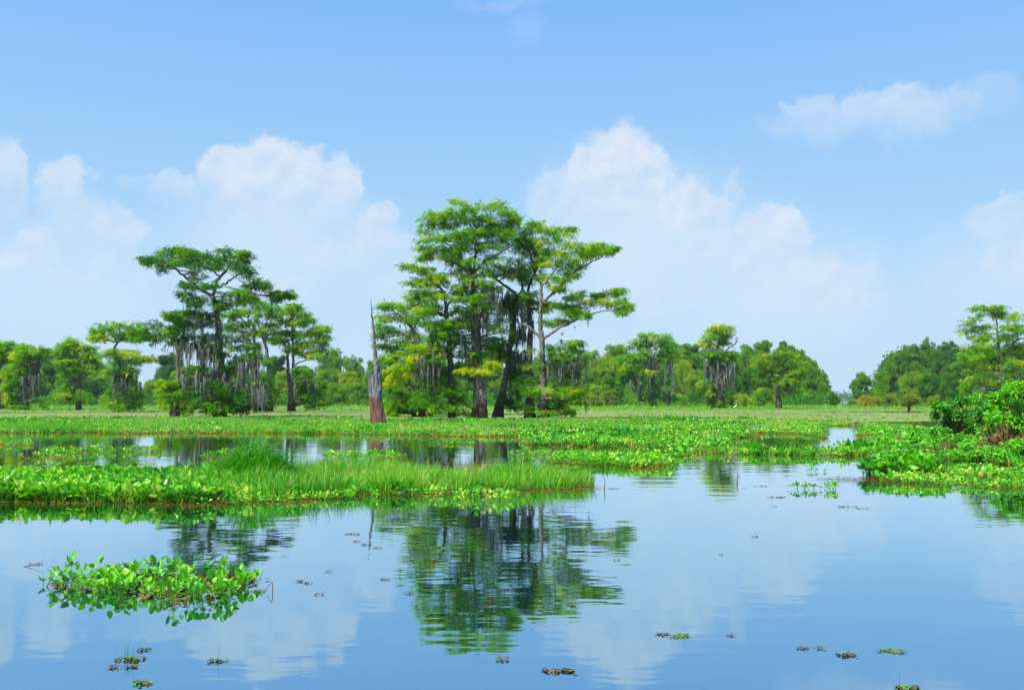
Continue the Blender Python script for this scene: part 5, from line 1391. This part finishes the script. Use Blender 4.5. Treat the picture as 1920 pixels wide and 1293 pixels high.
# ================================================================== THE NEAR RAFT
def raft():
    c = ground(290, 1104); root = thing('water_hyacinth_raft', 'loose raft of glossy water hyacinth afloat in the open water at the lower left', 'floating plant', c)
    P = gpoly([(96, 1088), (150, 1080), (260, 1077), (380, 1076), (480, 1080), (494, 1088), (470, 1100), (430, 1112), (420, 1126), (360, 1134), (300, 1124), (240, 1116), (180, 1106), (120, 1098)])
    x, y = sample(P, int(area(P) * 66), .17, 2.2, 301); N = len(x); b = Bag()
    h = R.uniform(.09, .20, N)
    scatter(b, HY_HI, np.stack([x, y, np.full(N, -.005)], 1), R.uniform(0, 6.28, N), R.normal(0, .25, N), R.normal(0, .25, N), np.stack([h, h, h], 1), np.clip(R.normal(.46, .17, N), 0, 1))
    for px, py, hh in [(136, 1082, .25), (178, 1082, .24), (262, 1092, .29), (290, 1090, .33), (328, 1086, .25), (420, 1084, .24), (446, 1086, .2), (482, 1094, .17), (322, 1130, .22), (402, 1124, .22), (428, 1122, .2), (355, 1128, .18)]:
        g = ground(px, py)
        scatter(b, HY_HI, g[None], R.uniform(0, 6.28, 1), R.normal(0, .1, 1), R.normal(0, .1, 1), np.array([[hh * .7, hh * .7, hh]]), np.array([R.uniform(.3, .6)]))
    b.build('leaves', M['hyacinth'], root, origin=c, smooth=True)
    # dead stalks and litter between the plants
    b = Bag(); x, y = sample(P, int(area(P) * 520), .22, 2.5, 302); N = len(x)
    scatter(b, SHL, np.stack([x, y, R.uniform(.004, .018, N)], 1), R.uniform(0, 6.28, N), R.normal(0, .12, N), R.normal(0, .2, N), R.uniform(.02, .065, N), R.uniform(0, 1, N))
    for k in range(90):
        i = R.integers(N); p = np.array([x[i], y[i], .01]); a = R.uniform(0, 6.28); L = R.uniform(.04, .16)
        b.tube([p, p + [math.cos(a) * L, math.sin(a) * L, R.uniform(0, .03)]], [.004, .002], 4, n=1, tint=R.random())
    b.build('dead_leaves', M['dry'], root, origin=c)
raft()


def litter(label, px, py, wpx, mix=.4, blades=0, hh=.12, mat='dry', n=None):
    """small floating scrap of dead leaves with a few green ones and sometimes a blade of grass"""
    c = ground(px, py); mpp = c[1] / F; Wm = wpx * mpp / 2
    root = thing('floating_litter', label, 'plant litter', c, 'scraps of plant litter drifting on the open water')
    N = n or int(14 + wpx * 1.3); u = R.uniform(-1, 1, (N, 2)) * [Wm, 1]; u[:, 1] = R.normal(0, 1, N) * (.10 * Wm + .010)
    def put(nm, m, k, t0, t1):
        b = Bag()
        scatter(b, SHL, np.stack([c[0] + u[k, 0], c[1] + u[k, 1], R.uniform(.003, .016, len(k))], 1), R.uniform(0, 6.28, len(k)), R.normal(0, .06, len(k)), R.normal(0, .12, len(k)), R.uniform(.012, .034, len(k)) * min(1.3, .45 + wpx / 50), R.uniform(t0, t1, len(k)))
        b.build(nm, M[m], root, origin=c)
    g = R.random(N) < mix
    if (~g).any(): put('dead_leaves', mat, np.where(~g)[0], 0, .8)
    if g.sum() > 2: put('green_leaves', 'weed', np.where(g)[0], 0, .8)
    if blades:
        b = Bag(); x = c[0] + R.normal(0, Wm * .4, blades)
        scatter(b, BLADE, np.stack([x, np.full(blades, c[1]), np.zeros(blades)], 1), R.uniform(0, 6.28, blades), R.normal(0, .15, blades), R.normal(0, .15, blades), np.stack([np.full(blades, hh * .5)] * 2 + [hh * R.uniform(.6, 1.1, blades)], 1), R.uniform(0, .3, blades))
        b.build('grass_blades', M['grass'], root, origin=c)


for a in [
    ('orange brown litter mat drifting at the bottom centre', 1045, 1258, 54, .15), ('mossy litter patch carrying a tuft of thin grass at the lower left', 243, 1237, 46, .4, 16, .14),
    ('small brown scrap just above the grassy litter patch', 272, 1218, 20, .1), ('reddish scrap under the grassy litter patch', 247, 1250, 22, .1), ('tiny reddish scrap left of the one under the grassy patch', 216, 1251, 18, .1),
    ('yellow green litter patch at the bottom edge on the left', 267, 1281, 34, .55), ('thin brown litter scrap with one upright blade, lower left centre', 408, 1239, 28, .1, 1, .14),
    ('orange scrap left of its greener twin, lower right of centre', 1243, 1189, 20, .1), ('green tinged litter patch right of its orange twin', 1275, 1192, 34, .6, 1, .08), ('small dark scrap right of the green tinged pair', 1370, 1191, 12, .1),
    ('short brown scrap left of a greenish one on the lower right', 1504, 1215, 16, .2), ('short greenish scrap right of a brown one on the lower right', 1538, 1215, 18, .5), ('dark red scrap with a fine blade, lower right', 1587, 1228, 30, .1, 1, .12),
    ('yellow green scrap, left of a touching pair on the lower right', 1661, 1219, 24, .7), ('olive scrap, right of a touching pair on the lower right', 1684, 1222, 24, .6), ('litter with a tall single blade at the bottom right edge', 1701, 1289, 36, .5, 1, .26),
    ('yellow litter strip with grass below the right hand debris', 1590, 950, 34, .6, 3, .16), ('thin dark scraps right of the yellow litter strip', 1618, 953, 22, .1), ('lone dark scrap in the open reflection right of centre', 1351, 1040, 8, 0), ('pair of dark specks above the lone scrap', 1415, 1006, 12, 0),
    ('small tan scrap below the reflected treetops', 943, 1236, 20, .2), ('brown scrap right of the near raft and its reed', 562, 1090, 18, .2), ('reddish scrap beside the brown one right of the near raft', 577, 1093, 12, .05), ('tan scrap farthest right of the near raft', 599, 1114, 16, .2),
    ('brown crumbs close to the bent reed', 484, 1108, 26, .1), ('thin scrap floating above the raft, near the mat', 615, 1071, 12, .2), ('orange streak left of the snag reflection', 660, 1001, 28, .05), ('short orange streak under the other one by the snag reflection', 671, 1015, 16, .05),
    ('orange streak just left of the spike reflection tip', 686, 1021, 18, .05), ('orange streak just right of the spike reflection tip', 707, 1027, 14, .05), ('brown scrap with a faint blade below the snag reflection', 722, 1086, 18, .2, 1, .07), ('orange scrap left in the tree reflection', 768, 1112, 16, .1),
    ('red scrap at the right side of the tree reflection', 1072, 1134, 14, 0), ('orange scrap in the middle of the tree reflection', 919, 1129, 16, 0), ('pale orange scrap left of the middle of the tree reflection', 850, 1118, 12, 0), ('olive scrap right of the tree reflection', 1157, 1050, 12, .5),
    ('orange streak across the upper tree reflection', 818, 1052, 28, .1), ('rusty streak in the upper middle of the tree reflection', 905, 1032, 18, .1), ('brown knot of litter off the left end of the near raft', 66, 1058, 22, .05), ('small brown scrap under the left of the near raft', 232, 1136, 16, .2),
    ('line of brown scraps off the tip of the nearest mat', 1150, 916, 26, .1), ('brown scrap in the open water right of the mat tip', 1188, 909, 10, .1), ('tan litter under the drowned plants right of centre', 1365, 883, 20, .3), ('scattered brown litter left of the small hyacinths', 1428, 911, 30, .2),
    ('thin dark streak of litter below the small hyacinths', 1455, 932, 36, .05), ('brown scrap below the pool reed right of centre', 1394, 916, 10, .1), ('two thin scraps below the dark streak of litter', 1452, 949, 12, 0), ('orange scrap in open water below the hyacinth tongue', 1225, 896, 24, .2)]:
    litter(*a)
stick('dead_reed', 'thin stick lying off the left end of the near raft', 'reed', [(44, 1060), (62, 1058), (84, 1050)], (.003, .0012), gdist(1062), 'root')

# ================================================================== HAZE
def haze():
    me = bpy.data.meshes.new('haze'); x0, x1, y0, y1, z0, z1 = -2600, 2600, -120, 1500, -1.0, 60
    V = [(x, y, z) for x in (x0, x1) for y in (y0, y1) for z in (z0, z1)]
    me.from_pydata(V, [], [(0, 1, 3, 2), (4, 6, 7, 5), (0, 4, 5, 1), (2, 3, 7, 6), (0, 2, 6, 4), (1, 5, 7, 3)])
    m, g, out = new_mat('haze'); v = g.n('ShaderNodeVolumePrincipled')
    v.inputs['Color'].default_value = (.80, .90, 1.0, 1); v.inputs['Density'].default_value = HAZE; v.inputs['Anisotropy'].default_value = .2
    g.link(v.outputs[0], out.inputs['Volume']); me.materials.append(m)
    o = bpy.data.objects.new('haze', me); COL.objects.link(o)
    tag(o, 'faint blue summer haze over the whole bayou', 'haze', 'stuff')


HAZE = 0.00013
if HAZE: haze()
